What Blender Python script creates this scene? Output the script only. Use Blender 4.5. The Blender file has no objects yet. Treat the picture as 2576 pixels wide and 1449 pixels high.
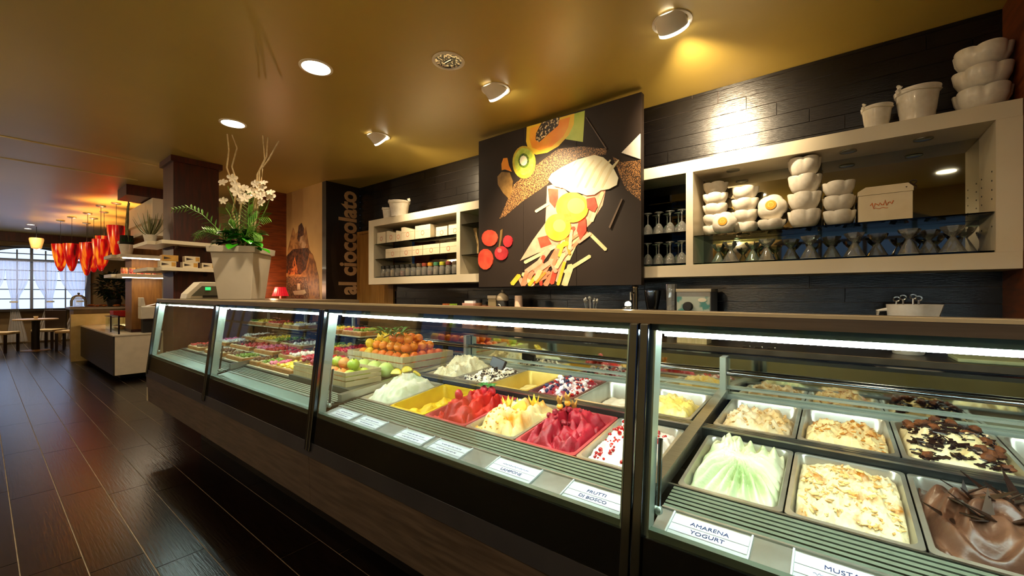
import bpy, bmesh, math, random
from mathutils import Vector, Matrix, noise

random.seed(7)
R = math.radians
SC = bpy.context.scene
COL = SC.collection

# ------------------------------------------------------------------ camera, world, exposure
cam_d = bpy.data.cameras.new('camera')
cam = bpy.data.objects.new('camera', cam_d)
COL.objects.link(cam)
cam.location = (0, 0, 1.33)
cam.rotation_euler = (R(90), 0, R(37.9))
cam_d.sensor_fit = 'HORIZONTAL'
cam_d.sensor_width = 36
cam_d.lens = 36 * 1042 / 2576
cam_d.shift_y = 0.006
cam_d.clip_start = 0.02
SC.camera = cam

w = bpy.data.worlds.new('world')
SC.world = w
w.use_nodes = True
bg = w.node_tree.nodes['Background']
bg.inputs[0].default_value = (0.30, 0.45, 0.85, 1)
bg.inputs[1].default_value = 0.5

vs = SC.view_settings
vs.view_transform = 'Standard'
vs.look = 'None'
vs.exposure = 0.95
vs.gamma = 1.0
vs.use_curve_mapping = False
cy = SC.cycles
cy.use_denoising = True
cy.use_adaptive_sampling = True
cy.adaptive_threshold = 0.04
cy.max_bounces = 7
cy.diffuse_bounces = 4
cy.glossy_bounces = 4
cy.transmission_bounces = 6
cy.transparent_max_bounces = 24
cy.sample_clamp_indirect = 4.0
cy.caustics_reflective = False
cy.caustics_refractive = False

WARM = (1.0, 0.77, 0.47)


def lamp(kind, name, loc, energy, color, target=None, size=0.05, spot=None, blend=0.6):
    d = bpy.data.lights.new(name, kind)
    d.energy = energy
    d.color = color
    if kind in ('SPOT', 'POINT'):
        d.shadow_soft_size = size
    if kind == 'SPOT':
        d.spot_size = R(spot)
        d.spot_blend = blend
    o = bpy.data.objects.new(name, d)
    COL.objects.link(o)
    o.location = loc
    if target is not None:
        o.rotation_euler = (Vector(target) - Vector(loc)).to_track_quat('-Z', 'Y').to_euler()
    return o


# ------------------------------------------------------------------ materials
def C(h):
    h = h.lstrip('#')
    v = [int(h[i:i + 2], 16) / 255 for i in (0, 2, 4)]
    return tuple(x / 12.92 if x <= .04045 else ((x + .055) / 1.055) ** 2.4 for x in v)


MATS = {}


def mat(name, col, rough=0.5, metal=0.0, col2=None, scale=8.0, stretch=(1, 1, 1), bump=0.0, bscale=None,
        emit=None, estr=0.0, coat=0.0, spec=0.5, sss=0.0, contrast=(0.35, 0.65), detail=4.0, alpha=1.0, trans=0.0, distort=0.0):
    if name in MATS:
        return MATS[name]
    if isinstance(col, str):
        col = C(col)
    if isinstance(col2, str):
        col2 = C(col2)
    m = bpy.data.materials.new(name)
    m.use_nodes = True
    nt = m.node_tree
    b = nt.nodes['Principled BSDF']
    b.inputs['Base Color'].default_value = (*col, 1)
    b.inputs['Roughness'].default_value = rough
    b.inputs['Metallic'].default_value = metal
    b.inputs['Specular IOR Level'].default_value = spec
    b.inputs['Coat Weight'].default_value = coat
    b.inputs['Coat Roughness'].default_value = 0.08
    b.inputs['Alpha'].default_value = alpha
    b.inputs['Transmission Weight'].default_value = trans
    if sss:
        b.inputs['Subsurface Weight'].default_value = sss
        b.inputs['Subsurface Radius'].default_value = (0.02, 0.015, 0.01)
    if emit is not None:
        if isinstance(emit, str):
            emit = C(emit)
        b.inputs['Emission Color'].default_value = (*emit, 1)
        b.inputs['Emission Strength'].default_value = estr
    # every material gets a fine procedural variation
    tc = nt.nodes.new('ShaderNodeTexCoord')
    mp = nt.nodes.new('ShaderNodeMapping')
    mp.inputs['Scale'].default_value = stretch
    nz = nt.nodes.new('ShaderNodeTexNoise')
    nz.inputs['Scale'].default_value = scale
    nz.inputs['Detail'].default_value = detail
    nz.inputs['Distortion'].default_value = distort
    nt.links.new(tc.outputs['Object'], mp.inputs[0])
    nt.links.new(mp.outputs[0], nz.inputs['Vector'])
    rp = nt.nodes.new('ShaderNodeValToRGB')
    rp.color_ramp.elements[0].position = contrast[0]
    rp.color_ramp.elements[1].position = contrast[1]
    c2 = col2 if col2 is not None else tuple(min(1, x * 0.9) for x in col)
    rp.color_ramp.elements[0].color = (*col, 1)
    rp.color_ramp.elements[1].color = (*c2, 1)
    nt.links.new(nz.outputs['Fac'], rp.inputs[0])
    nt.links.new(rp.outputs[0], b.inputs['Base Color'])
    if bump:
        n2 = nz
        if bscale:
            n2 = nt.nodes.new('ShaderNodeTexNoise')
            n2.inputs['Scale'].default_value = bscale
            n2.inputs['Detail'].default_value = 3
            nt.links.new(mp.outputs[0], n2.inputs['Vector'])
        bp = nt.nodes.new('ShaderNodeBump')
        bp.inputs['Strength'].default_value = bump
        bp.inputs['Distance'].default_value = 0.01
        nt.links.new(n2.outputs['Fac'], bp.inputs['Height'])
        nt.links.new(bp.outputs[0], b.inputs['Normal'])
    MATS[name] = m
    return m


def glass(name, tint=(0.95, 1, 0.97), refl=1.0, glint_white=0.0, rough=0.02, ior=1.45):
    """thin sheet glass: clear with a Fresnel reflection"""
    if name in MATS:
        return MATS[name]
    m = bpy.data.materials.new(name)
    m.use_nodes = True
    nt = m.node_tree
    nt.nodes.remove(nt.nodes['Principled BSDF'])
    out = nt.nodes['Material Output']
    tr = nt.nodes.new('ShaderNodeBsdfTransparent')
    tr.inputs[0].default_value = (*tint, 1)
    gl = nt.nodes.new('ShaderNodeBsdfGlossy')
    gl.inputs['Roughness'].default_value = rough
    mix = nt.nodes.new('ShaderNodeMixShader')
    fr = nt.nodes.new('ShaderNodeFresnel')
    fr.inputs['IOR'].default_value = ior
    mul = nt.nodes.new('ShaderNodeMath')
    mul.operation = 'MULTIPLY'
    mul.inputs[1].default_value = refl
    nt.links.new(fr.outputs[0], mul.inputs[0])
    nt.links.new(mul.outputs[0], mix.inputs[0])
    if glint_white:  # diffuse white mixed in stands for glints on the glass
        df = nt.nodes.new('ShaderNodeBsdfDiffuse')
        df.inputs[0].default_value = (.9, .9, .86, 1)
        m0 = nt.nodes.new('ShaderNodeMixShader')
        m0.inputs[0].default_value = glint_white
        nt.links.new(tr.outputs[0], m0.inputs[1])
        nt.links.new(df.outputs[0], m0.inputs[2])
        tr = m0
    nt.links.new(tr.outputs[0], mix.inputs[1])
    nt.links.new(gl.outputs[0], mix.inputs[2])
    nt.links.new(mix.outputs[0], out.inputs[0])
    MATS[name] = m
    return m


def emis(name, col, s):
    if name in MATS:
        return MATS[name]
    m = bpy.data.materials.new(name)
    m.use_nodes = True
    nt = m.node_tree
    nt.nodes.remove(nt.nodes['Principled BSDF'])
    e = nt.nodes.new('ShaderNodeEmission')
    e.inputs[0].default_value = (*(C(col) if isinstance(col, str) else col), 1)
    e.inputs[1].default_value = s
    nt.links.new(e.outputs[0], nt.nodes['Material Output'].inputs[0])
    MATS[name] = m
    return m


# ------------------------------------------------------------------ mesh builder
ORG = {}


class B:
    def __init__(s):
        s.v = []
        s.f = []

    def add(s, vs, fs):
        n = len(s.v)
        s.v += [tuple(p) for p in vs]
        s.f += [tuple(i + n for i in f) for f in fs]
        return s

    def box(s, x0, x1, y0, y1, z0, z1):
        return s.add([(x0, y0, z0), (x1, y0, z0), (x1, y1, z0), (x0, y1, z0), (x0, y0, z1), (x1, y0, z1), (x1, y1, z1), (x0, y1, z1)],
                     [(3, 2, 1, 0), (4, 5, 6, 7), (0, 1, 5, 4), (1, 2, 6, 5), (2, 3, 7, 6), (3, 0, 4, 7)])

    def prism(s, pts, axis, c0, c1):
        """polygon in the other two axes, pushed along axis ('x': (y,z), 'y': (x,z), 'z': (x,y))"""
        n = len(pts)

        def P(p, c):
            return (c, p[0], p[1]) if axis == 'x' else (p[0], c, p[1]) if axis == 'y' else (p[0], p[1], c)
        vs = [P(p, c0) for p in pts] + [P(p, c1) for p in pts]
        fs = [tuple(range(n))[::-1], tuple(range(n, 2 * n))] + [(i, (i + 1) % n, (i + 1) % n + n, i + n) for i in range(n)]
        return s.add(vs, fs)

    def loops(s, loops, cap0=False, cap1=False):
        n = len(loops[0])
        vs = [p for l in loops for p in l]
        fs = []
        for k in range(len(loops) - 1):
            for i in range(n):
                j = (i + 1) % n
                fs.append((k * n + i, k * n + j, (k + 1) * n + j, (k + 1) * n + i))
        if cap0:
            fs.append(tuple(range(n))[::-1])
        if cap1:
            fs.append(tuple(range((len(loops) - 1) * n, len(loops) * n)))
        return s.add(vs, fs)

    def lathe(s, prof, seg=24, c=(0, 0, 0), lobes=0, amp=0.0, cap0=False, cap1=False, cusp=False):
        ls = []
        for k, (r, z) in enumerate(prof):
            a_k = amp[k] if isinstance(amp, (list, tuple)) else amp
            l = []
            for t in (2 * math.pi * i / seg for i in range(seg)):
                if cusp:   # petal lobes that meet in a crease
                    m = abs(math.cos(lobes * t / 2)) ** .7
                    q, dz = 1 + a_k * (1.7 * m - 1), a_k * r * 1.1 * (m - .6)
                else:
                    q, dz = 1 + a_k * math.cos(lobes * t), 0
                l.append((c[0] + r * q * math.cos(t), c[1] + r * q * math.sin(t), c[2] + z + dz))
            ls.append(l)
        return s.loops(ls, cap0, cap1)

    def tube(s, pts, r, seg=6, cap=True):
        pts = [Vector(p) for p in pts]
        n = len(pts)
        rs = r if isinstance(r, (list, tuple)) else [r] * n
        ls = []
        for i, p in enumerate(pts):
            d = (pts[min(i + 1, n - 1)] - pts[max(i - 1, 0)]).normalized()
            up = Vector((0, 0, 1)) if abs(d.z) < 0.95 else Vector((1, 0, 0))
            a = d.cross(up).normalized()
            b = d.cross(a).normalized()
            ls.append([tuple(p + (a * math.cos(t) + b * math.sin(t)) * rs[i]) for t in (2 * math.pi * k / seg for k in range(seg))])
        return s.loops(ls, cap, cap)

    def ball(s, c, r, sc=(1, 1, 1), seg=12, rings=8, wob=0.0, seed=0, M=None):
        ls = []
        for i in range(rings + 1):
            ph = math.pi * min(max(i / rings, 0.02), 0.98)
            l = []
            for k in range(seg):
                t = 2 * math.pi * k / seg
                d = Vector((math.sin(ph) * math.cos(t), math.sin(ph) * math.sin(t), -math.cos(ph)))
                rr = r * (1 + wob * noise.noise(d * 1.7 + Vector((seed, seed * 2.3, 0))))
                q = Vector((d.x * rr * sc[0], d.y * rr * sc[1], d.z * rr * sc[2]))
                if M is not None:
                    q = M @ q
                l.append((c[0] + q.x, c[1] + q.y, c[2] + q.z))
            ls.append(l)
        return s.loops(ls, True, True)

    def grid(s, fn, nu, nv):
        vs = [fn(i / (nu - 1), j / (nv - 1)) for j in range(nv) for i in range(nu)]
        fs = [(j * nu + i, j * nu + i + 1, (j + 1) * nu + i + 1, (j + 1) * nu + i) for j in range(nv - 1) for i in range(nu - 1)]
        return s.add(vs, fs)

    def build(s, name, m, parent=None, smooth=False, bevel=0.0, rot=None, at=None, ang=40, solid=0.0):
        off = Vector(ORG.get(parent.name, (0, 0, 0))) if parent is not None else Vector((0, 0, 0))
        if at is not None:
            off = off * 0
        me = bpy.data.meshes.new(name)
        me.from_pydata([tuple(Vector(p) - off) for p in s.v], [], s.f)
        me.materials.append(m)
        if smooth:
            me.polygons.foreach_set('use_smooth', [True] * len(me.polygons))
            me.set_sharp_from_angle(angle=R(ang))
        me.validate()
        o = bpy.data.objects.new(name, me)
        COL.objects.link(o)
        if parent is not None:
            o.parent = parent
        if at is not None:
            o.location = at
        if rot is not None:
            o.rotation_euler = rot
        if bevel:
            md = o.modifiers.new('bevel', 'BEVEL')
            md.width = bevel
            md.segments = 2
            md.limit_method = 'ANGLE'
        if solid:
            md = o.modifiers.new('solid', 'SOLIDIFY')
            md.thickness = solid
        return o


def tag(o, label, cat, group=None):
    o['label'] = label
    o['category'] = cat
    if group:
        o['group'] = group
    return o


def thing(name, label, cat, loc=(0, 0, 0), group=None, rotz=0.0):
    o = bpy.data.objects.new(name, None)
    COL.objects.link(o)
    o.location = loc
    o.rotation_euler = (0, 0, rotz)
    o.empty_display_size = 0.1
    ORG[o.name] = tuple(loc)
    return tag(o, label, cat, group)


def struct(o, label=None):
    o['kind'] = 'structure'
    if label:
        o['label'] = label
    return o


def copy_tree(o, loc=None, rotz=None, parent=None, label=None, scale=None):
    c = o.copy()
    COL.objects.link(c)
    c.parent = parent
    if loc is not None:
        c.location = loc
    if rotz is not None:
        c.rotation_euler = (c.rotation_euler[0], c.rotation_euler[1], rotz)
    if scale is not None:
        c.scale = (scale,) * 3 if not isinstance(scale, (tuple, list)) else scale
    if label:
        c['label'] = label
    for ch in list(o.children):
        copy_tree(ch, parent=c)
    return c


def text_bm(body, size, sx=1.0, bold=0.0, depth=0.0008):
    cu = bpy.data.curves.new('lettering', 'FONT')
    cu.body = body
    cu.size = size
    cu.align_x = 'CENTER'
    cu.align_y = 'CENTER'
    cu.extrude = depth / 2
    cu.offset = bold
    cu.resolution_u = 3
    o = bpy.data.objects.new('lettering', cu)
    COL.objects.link(o)
    bpy.context.view_layer.update()
    me = bpy.data.meshes.new_from_object(o.evaluated_get(bpy.context.evaluated_depsgraph_get()))
    b = B()
    b.add([(v.co.x * sx, v.co.y, v.co.z) for v in me.vertices], [tuple(p.vertices) for p in me.polygons])
    bpy.data.objects.remove(o)
    bpy.data.meshes.remove(me)
    return b


def xform(b, M):
    b.v = [tuple(M @ Vector(p)) for p in b.v]
    return b


ORD = ['first', 'second', 'third', 'fourth', 'fifth', 'sixth', 'seventh', 'eighth', 'ninth', 'tenth', 'eleventh', 'twelfth', 'thirteenth', 'fourteenth', 'fifteenth', 'sixteenth', 'seventeenth', 'eighteenth']

# common materials
M_white = mat('white_lacquer', '#e0d5bd', 0.35, col2='#d9cdb3', scale=3)
M_ceramic = mat('white_ceramic', '#efe9dd', 0.3, col2='#e4dccd', scale=30, coat=0.2)
M_steel = mat('brushed_steel', '#c3c4be', 0.28, 1.0, col2='#a9aaa5', scale=20, stretch=(1, 40, 40))
M_pan = mat('pan_steel', '#d5d2c6', 0.3, 0.85, col2='#c2beb0', scale=14)
M_chrome = mat('dark_chrome', '#80858c', 0.14, 1.0, col2='#70757c', scale=4)
M_alu = mat('pale_aluminium', '#b9c2b6', 0.38, 0.75, col2='#aab4a8', scale=6)
M_black = mat('matt_black', '#0b0a09', 0.6, col2='#100e0c', scale=6)
M_glass = glass('clear_glass', (0.95, 0.99, 0.965), 0.4)
M_shelfglass = glass('shelf_glass', (0.70, 0.86, 0.78), 1.0)
M_ware = glass('stemware_glass', (0.97, 0.985, 0.97), 1.9, ior=1.5, rough=0.06, glint_white=0.16)
M_mirror = mat('mirror', '#b9b6a4', 0.03, 1.0, col2='#b4b19f', scale=2)
# ------------------------------------------------------------------ the room shell
CEIL = 3.0
X0, X1, Y0, Y1 = -17.6, 3.0, -1.8, 3.68

M_grout = mat('floor_grout', '#80705a', 0.7, col2='#6c5e4b', scale=20)
M_plank = mat('dark_wood_look_tile', '#190f0a', 0.24, col2='#0b0705', scale=7, stretch=(1, 14, 1), bump=0.10, spec=0.38)
M_ceil = mat('olive_ceiling_paint', '#b9a152', 0.36, col2='#ae9648', scale=0.5, bump=0.03, bscale=1.6, spec=0.55)
M_wtile = mat('black_wood_look_tile', '#0b0807', 0.24, col2='#060404', scale=6, stretch=(1, 1, 9), bump=0.16, bscale=22, spec=0.6)
M_wgrout = mat('wall_grout', '#6a5a50', 0.8, col2='#5c4d44', scale=15)
M_plaster = mat('beige_plaster', '#a8905f', 0.7, col2='#9a8254', scale=2)
M_wood = mat('red_brown_wood', '#7a3c14', 0.42, col2='#54260c', scale=4, stretch=(1, 1, 9), detail=6, distort=0.6)
M_wenge = mat('dark_mahogany_veneer', '#4a140a', 0.4, col2='#300c06', scale=6, stretch=(6, 6, 0.6))

fl = struct(B().box(X0 - .1, X1 + .1, Y0 - .1, Y1 + .1, -0.12, -0.0025).build('floor', M_grout), 'dark wood-look plank tile floor with pale grout')
ORG[fl.name] = (0, 0, 0)
TW, TL, G = 0.2025, 1.2, 0.0050
pl_me = None
rest = B()
for k in range(-9, 17):
    y0 = 0.117 + TW * k
    off = (-4.2 + 0.2 * k) % TL
    n0 = math.floor((X0 - off) / TL)
    x = off + n0 * TL
    while x < X1:
        a, b = max(x, X0), min(x + TL, X1)
        if b - a > 0.05 and y0 + TW <= Y1 + .1:
            vis = -0.12 < y0 < 2.0 and x < 0.2
            if vis and b - a > TL - .01:
                if pl_me is None:
                    o = B().box(G / 2, TL - G / 2, G / 2, TW - G / 2, -0.012, 0).build('plank', M_plank, fl, bevel=0.0)
                    pl_me = o.data
                else:
                    o = bpy.data.objects.new('plank', pl_me)
                    COL.objects.link(o)
                    o.parent = fl
                o.location = (a, y0, 0)
            else:
                rest.box(a + G / 2, b - G / 2, y0 + G / 2, y0 + TW - G / 2, -0.012, 0)
        x += TL
ro = rest.build('plank_remainder', M_plank, fl)
ro['kind'] = 'stuff'

ce = struct(B().box(X0 - .1, X1 + .1, Y0 - .1, Y1 + .1, CEIL, CEIL + .1).build('ceiling', M_ceil), 'olive gold painted ceiling')
# shallow shadow-gap trims that cross the ceiling
M_gap = mat('ceiling_trim_paint', '#e0cc8c', 0.4, col2='#ac9250', scale=2)
for i, xx in enumerate((-8.05, -6.95)):
    struct(B().box(xx - .02, xx + .02, Y0, 1.42, CEIL - .006, CEIL + .001).build('trim_%d' % (i + 1), M_gap), 'thin flush trim strip across the ceiling')

wb = struct(B().box(-5.905, 0.80, Y1 + .004, Y1 + .12, 0, CEIL).build('wall_back', M_wgrout), 'back wall clad in long black tiles')
wt_me = {}
for r in range(0, 21):
    z1 = 2.973 - 0.1 * r + 0.1
    z0 = z1 - 0.1
    z1 = min(z1, CEIL)
    off = (-0.743 + 0.2 * (r - 1)) % 1.2
    x = off + math.floor((-5.905 - off) / 1.2) * 1.2
    while x < 0.80:
        a, b = max(x, -5.905), min(x + 1.2, 0.80)
        if b - a > 0.03 and not (a < -5.2 and z0 < 2.27 and b < -4.9):
            key = (round(b - a, 3), round(z1 - z0, 3))
            if key not in wt_me:
                o = B().box(.002, b - a - .002, -0.008, .006, .002, z1 - z0 - .002).build('tile', M_wtile, wb)
                wt_me[key] = o.data
            else:
                o = bpy.data.objects.new('tile', wt_me[key])
                COL.objects.link(o)
                o.parent = wb
            o.location = (a, Y1, z0)
        x += 1.2
# door beside the black panel
M_door = mat('honey_wood_door', '#b08040', 0.5, col2='#96682f', scale=5, stretch=(8, 1, 0.5))
d1 = struct(B().box(-5.86, -5.0, Y1 - .035, Y1 + .002, 0, 2.26).build('door_1', M_door), 'honey wood door beside the black lettered panel')
B().box(-5.905, -5.86, Y1 - .05, Y1 + .002, 0, 2.30).build('door_frame', M_door, d1)
B().box(-5.86, -4.95, Y1 - .05, Y1 + .002, 2.26, 2.30).build('door_frame', M_door, d1)

# black stub wall with vertical lettering
M_lp = mat('black_print_panel', '#0d0806', 0.35, col2='#1a100b', scale=2, coat=0.3)
wc = struct(B().box(-6.02, -5.905, 3.13, Y1, 0, CEIL).build('wall_lettered', M_lp), 'black stub wall with tall tan lettering')
M_let = mat('tan_lettering', '#d0aa80', 0.5, col2='#bd966c', scale=5)
M_let2 = mat('dim_brown_print', '#2b1c12', 0.5, col2='#1d120b', scale=5)


def on_xwall(b, x, yc, zc):
    # text x -> +z (reads upwards), text y -> -y on a wall that faces +x
    b.v = [(x + p[2], yc - p[1], zc + p[0]) for p in b.v]
    b.f = [tuple(reversed(f)) for f in b.f]
    return b


tb = text_bm('al cioccolato', 0.40, 0.62, 0.014)
xs = [p[0] for p in tb.v]
k = 1.60 / (max(xs) - min(xs))
tb.v = [((p[0] - (max(xs) + min(xs)) / 2) * k, p[1] * 1.0, p[2]) for p in tb.v]
on_xwall(tb, -5.9035, 3.49, 2.12).build('lettering', M_let, wc)
pr = B()
pts = [(3.30, 1.2), (3.22, 1.6), (3.20, 2.0), (3.24, 2.3), (3.32, 2.45), (3.34, 2.3), (3.29, 2.0), (3.30, 1.7), (3.42, 1.3), (3.5, 1.1)]
pr.prism(pts, 'x', -5.905, -5.9042)
pr.build('swirl_print', M_let2, wc)

# mural wall beside it
M_mural = mat('cream_mural_ground', '#c9a468', 0.55, col2='#b48e54', scale=1.5)
wm = struct(B().box(-7.19, -6.02, 3.13, 3.25, 0, CEIL).build('wall_mural', M_mural), 'cream wall printed with a brown still-life mural')
M_mb = [mat('mural_brown_%s' % n, a, 0.55, col2=b, scale=s, contrast=(0.42, 0.58)) for n, a, b, s in
        (('dark', '#2a160c', '#5b331a', 22), ('mid', '#6b4222', '#a06a36', 14), ('tan', '#a87640', '#7d5128', 12), ('orange', '#b5602a', '#3a1c0e', 18), ('speckle', '#21120c', '#8d6a48', 60), ('pale', '#b7926a', '#8c6641', 10))]


def mural(pts, m, d):
    B().prism([(x, z) for x, z in pts], 'y', 3.13 - d, 3.1299).build('mural_print', m, wm)


mural([(-7.15, 2.05), (-6.95, 2.42), (-6.86, 2.30), (-6.74, 2.36), (-6.63, 2.26), (-6.52, 2.40), (-6.40, 2.02), (-6.2, 1.8), (-6.06, 1.2), (-6.06, .9), (-7.15, .9)], M_mb[2], .001)
mural([(-6.80, 2.22), (-6.76, 2.42), (-6.66, 2.46), (-6.58, 2.36), (-6.60, 2.18), (-6.7, 2.12)], M_mb[0], .002)
mural([(-6.75, 2.12), (-6.7, 2.24), (-6.58, 2.26), (-6.50, 2.10), (-6.6, 2.02)], M_mb[5], .003)
mural([(-7.18, 1.96), (-6.95, 2.06), (-6.45, 2.05), (-6.40, 1.98), (-6.52, 1.72), (-6.7, 1.64), (-7.18, 1.68)], M_mb[0], .004)
mural([(-7.15, 1.72), (-7.0, 1.76), (-6.88, 1.94), (-6.80, 1.74), (-6.76, 1.66), (-7.12, 1.65)], M_mb[3], .005)
mural([(-6.42, 2.0), (-6.30, 1.94), (-6.12, 1.6), (-6.10, 1.3), (-6.3, 1.25), (-6.5, 1.5), (-6.52, 1.8)], M_mb[1], .003)
mural([(-7.18, 1.62), (-6.5, 1.6), (-6.42, 1.3), (-6.6, 1.1), (-7.18, 1.05)], M_mb[4], .004)
mural([(-6.95, 1.38), (-6.55, 1.40), (-6.50, 1.35), (-6.6, 1.32), (-6.9, 1.32)], mat('mural_cream', '#e4d2ac', 0.5), .006)
mural([(-6.80, 1.40), (-6.79, 1.5), (-6.70, 1.5), (-6.69, 1.40)], MATS['mural_cream'], .006)

struct(B().box(-7.30, -7.19, 2.72, 3.25, 0, CEIL).build('wall_wood', M_wood), 'red-brown timber wall section behind the planter')
struct(B().box(X0, -7.30, 3.20, 3.32, 0, CEIL).build('wall_back_far', M_plaster), 'beige plaster wall of the far dining area')
struct(B().box(0.775, 0.95, 3.05, Y1 + .1, 0, CEIL).build('wall_wood_pier', M_wood), 'red-brown timber pier at the end of the shelving')
struct(B().box(X1, X1 + .1, Y0, Y1 + .2, 0, CEIL).build('wall_right', M_plaster), 'beige plaster end wall')
struct(B().box(0.8, X1, Y1 + .02, Y1 + .12, 0, CEIL).build('wall_back_end', M_plaster), 'beige plaster wall past the timber pier')
wl = struct(B().box(X0 - .1, X0, Y0, Y1, 0, CEIL).build('wall_left', mat('dim_tan_plaster', '#6e5a3c', 0.7, col2='#645134', scale=2)), 'tan end wall with the arched window')
struct(B().box(X0, X0 + .14, Y0, 3.2, 2.76, CEIL).build('trim_3', M_wenge), 'dark timber beam above the arched window')
wf = struct(B().box(X0, X1, Y0 - .1, Y0, 0, CEIL).build('wall_front', M_plaster), 'beige plaster wall opposite the counter')

M_day = emis('daylight_pane', (0.48, 0.64, 1.0), 1.0)
M_dusk = emis('dusk_pane', (0.22, 0.38, 0.75), 0.09)
M_dusk2 = emis('dim_dusk_pane', (0.22, 0.42, 0.95), 0.05)
M_dark_frame = mat('dark_window_frame', '#15110e', 0.5)
M_blue_frame = mat('grey_window_frame', '#5f6878', 0.5)


def arch(xc, w, z0, zs, zt, n=14):
    """outline of a segmental arch: width w, springing zs, crown zt"""
    pts = [(xc - w / 2, z0), (xc + w / 2, z0), (xc + w / 2, zs)]
    for i in range(1, n):
        t = i / n
        pts.append((xc + w / 2 - w * t, zs + (zt - zs) * math.sin(math.pi * t)))
    pts.append((xc - w / 2, zs))
    return pts


# far arched window in the end wall
wn = struct(B().prism(arch(0.88, 2.16, 0.93, 2.28, 2.62), 'x', X0 + .002, X0 + .03).build('window_1', M_day), 'arched window with pale daylight and dark glazing bars')
fr = B()
for yy, ww in ((-0.2, .05), (0.22, .03), (0.62, .03), (0.88, .06), (1.14, .03), (1.52, .03), (1.94, .05)):
    fr.box(X0 + .03, X0 + .06, yy - ww / 2, yy + ww / 2, .93, 2.30 + .3 * max(0, 1 - abs(yy - .88) / 1.1) ** .7)
fr.build('glazing_bar', M_blue_frame, wn)
for zz in (1.20, 1.46, 1.72, 1.98, 2.44):
    hw = 1.08 if zz < 2.3 else 0.85
    B().box(X0 + .03, X0 + .055, .88 - hw, .88 + hw, zz - .012, zz + .012).build('glazing_bar', M_dark_frame, wn)
B().box(X0 + .03, X0 + .09, -.2, 1.96, 2.22, 2.30).build('transom', M_blue_frame, wn)
B().box(X0, X0 + .2, -.3, 2.1, .86, .93).build('window_sill', M_dark_frame, wn)
ao = arch(0.88, 2.30, 0.93, 2.28, 2.69)
ai = arch(0.88, 2.12, 0.93, 2.28, 2.60)
b = B()
for i in range(1, len(ao) - 0):
    j = (i + 1) % len(ao)
    if i == len(ao) - 1:
        break
    b.prism([ao[i], ao[j], ai[j], ai[i]], 'x', X0, X0 + .07)
b.build('window_frame', M_blue_frame, wn)

# windows opposite the counter, seen in mirrors and chrome
for i, (xc, ww) in enumerate(((0.4, 2.4), (-3.4, 2.4), (-7.2, 2.4), (-11.5, 2.4))):
    wn = struct(B().prism(arch(xc, ww, 0.75, 2.25, 2.62), 'y', Y0 + .002, Y0 + .02).build('window_%d' % (i + 2), M_dusk if i == 0 else M_dusk2), 'arched window with blue dusk light opposite the counter')
    f2 = B()
    for xx in (xc - ww / 2, xc - ww / 4, xc, xc + ww / 4, xc + ww / 2):
        f2.box(xx - .03, xx + .03, Y0 + .02, Y0 + .06, .75, 2.3)
    for zz in (.78, 1.3, 1.85, 2.25):
        f2.box(xc - ww / 2, xc + ww / 2, Y0 + .02, Y0 + .05, zz - .025, zz + .025)
    f2.build('glazing_bar', M_dark_frame, wn)
    ao = arch(xc, ww + .2, .75, 2.25, 2.74)
    ai = arch(xc, ww - .04, .75, 2.25, 2.60)
    b = B()
    for q in range(1, len(ao) - 1):
        b.prism([ao[q], ao[q + 1], ai[q + 1], ai[q]], 'y', Y0, Y0 + .08)
    b.build('window_frame', M_dark_frame, wn)

# ------------------------------------------------------------------ ceiling lights
M_lampwhite = mat('lamp_white_paint', '#efe9dc', 0.4)
M_bulb = emis('warm_lens', (1.0, 0.86, 0.62), 22)
M_lens = emis('warm_downlight_lens', (1.0, 0.90, 0.70), 14)


def downlight(x, y, label, on=True, r=0.098, e=85):
    t = thing('downlight', label, 'ceiling light', (x, y, CEIL), 'recessed ceiling downlights')
    B().lathe([(r + .018, 0.0), (r + .018, -.006), (r, -.008), (r - .004, 0.0)], 32, (x, y, CEIL)).build('rim', M_lampwhite, t, smooth=True)
    if on:
        B().lathe([(r - .004, -.0005), (0.001, -.0015)], 32, (x, y, CEIL)).build('lens', M_lens, t)
        s = lamp('SPOT', 'downlight_lamp', (0, 0, -.03), e, WARM, spot=150, blend=0.9, size=.08)
        s.parent = t
    else:
        B().lathe([(r - .004, -.002), (r * .75, -.0008), (r * .4, -.0006), (0.001, -.0004)], 24, (x, y, CEIL)).build('reflector', mat('faceted_reflector', '#3a3a3a', 0.12, 1.0, col2='#d8cfc0', scale=45, contrast=(.5, .56)), t)
        lo = B()
        lo.tube([(x - .03, y, CEIL - .004), (x + .035, y, CEIL - .004)], .009, 8)
        lo.build('bulb', M_chrome, t, smooth=True)
    return t


downlight(-3.01, 1.52, 'lit round downlight above the fruit section of the case')
downlight(-4.64, 1.52, 'lit round downlight above the tall white planter')
downlight(-1.38, 1.52, 'lit round downlight over the gelato pans', e=38)
downlight(0.25, 1.52, 'lit round downlight over the end of the case', e=38)
for i, x in enumerate((-7.6, -5.4, -3.2, -1.0, 1.2)):  # unseen row added for more light in the room and on the ceiling
    downlight(x, -.75, '%s added unseen downlight along the customer side of the ceiling' % ORD[i], e=24)
downlight(-7.0, 1.92, 'added downlight hidden behind the mahogany column', e=36)  # added out of sight to brighten the mural and timber wall
downlight(-2.18, 2.06, 'unlit round downlight with faceted reflector', on=False)
for i, (x, y) in enumerate(((-16.2, 0.75), (-15.2, 0.75))):
    downlight(x, y, 'small downlight in the far dining ceiling', r=.06)


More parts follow.
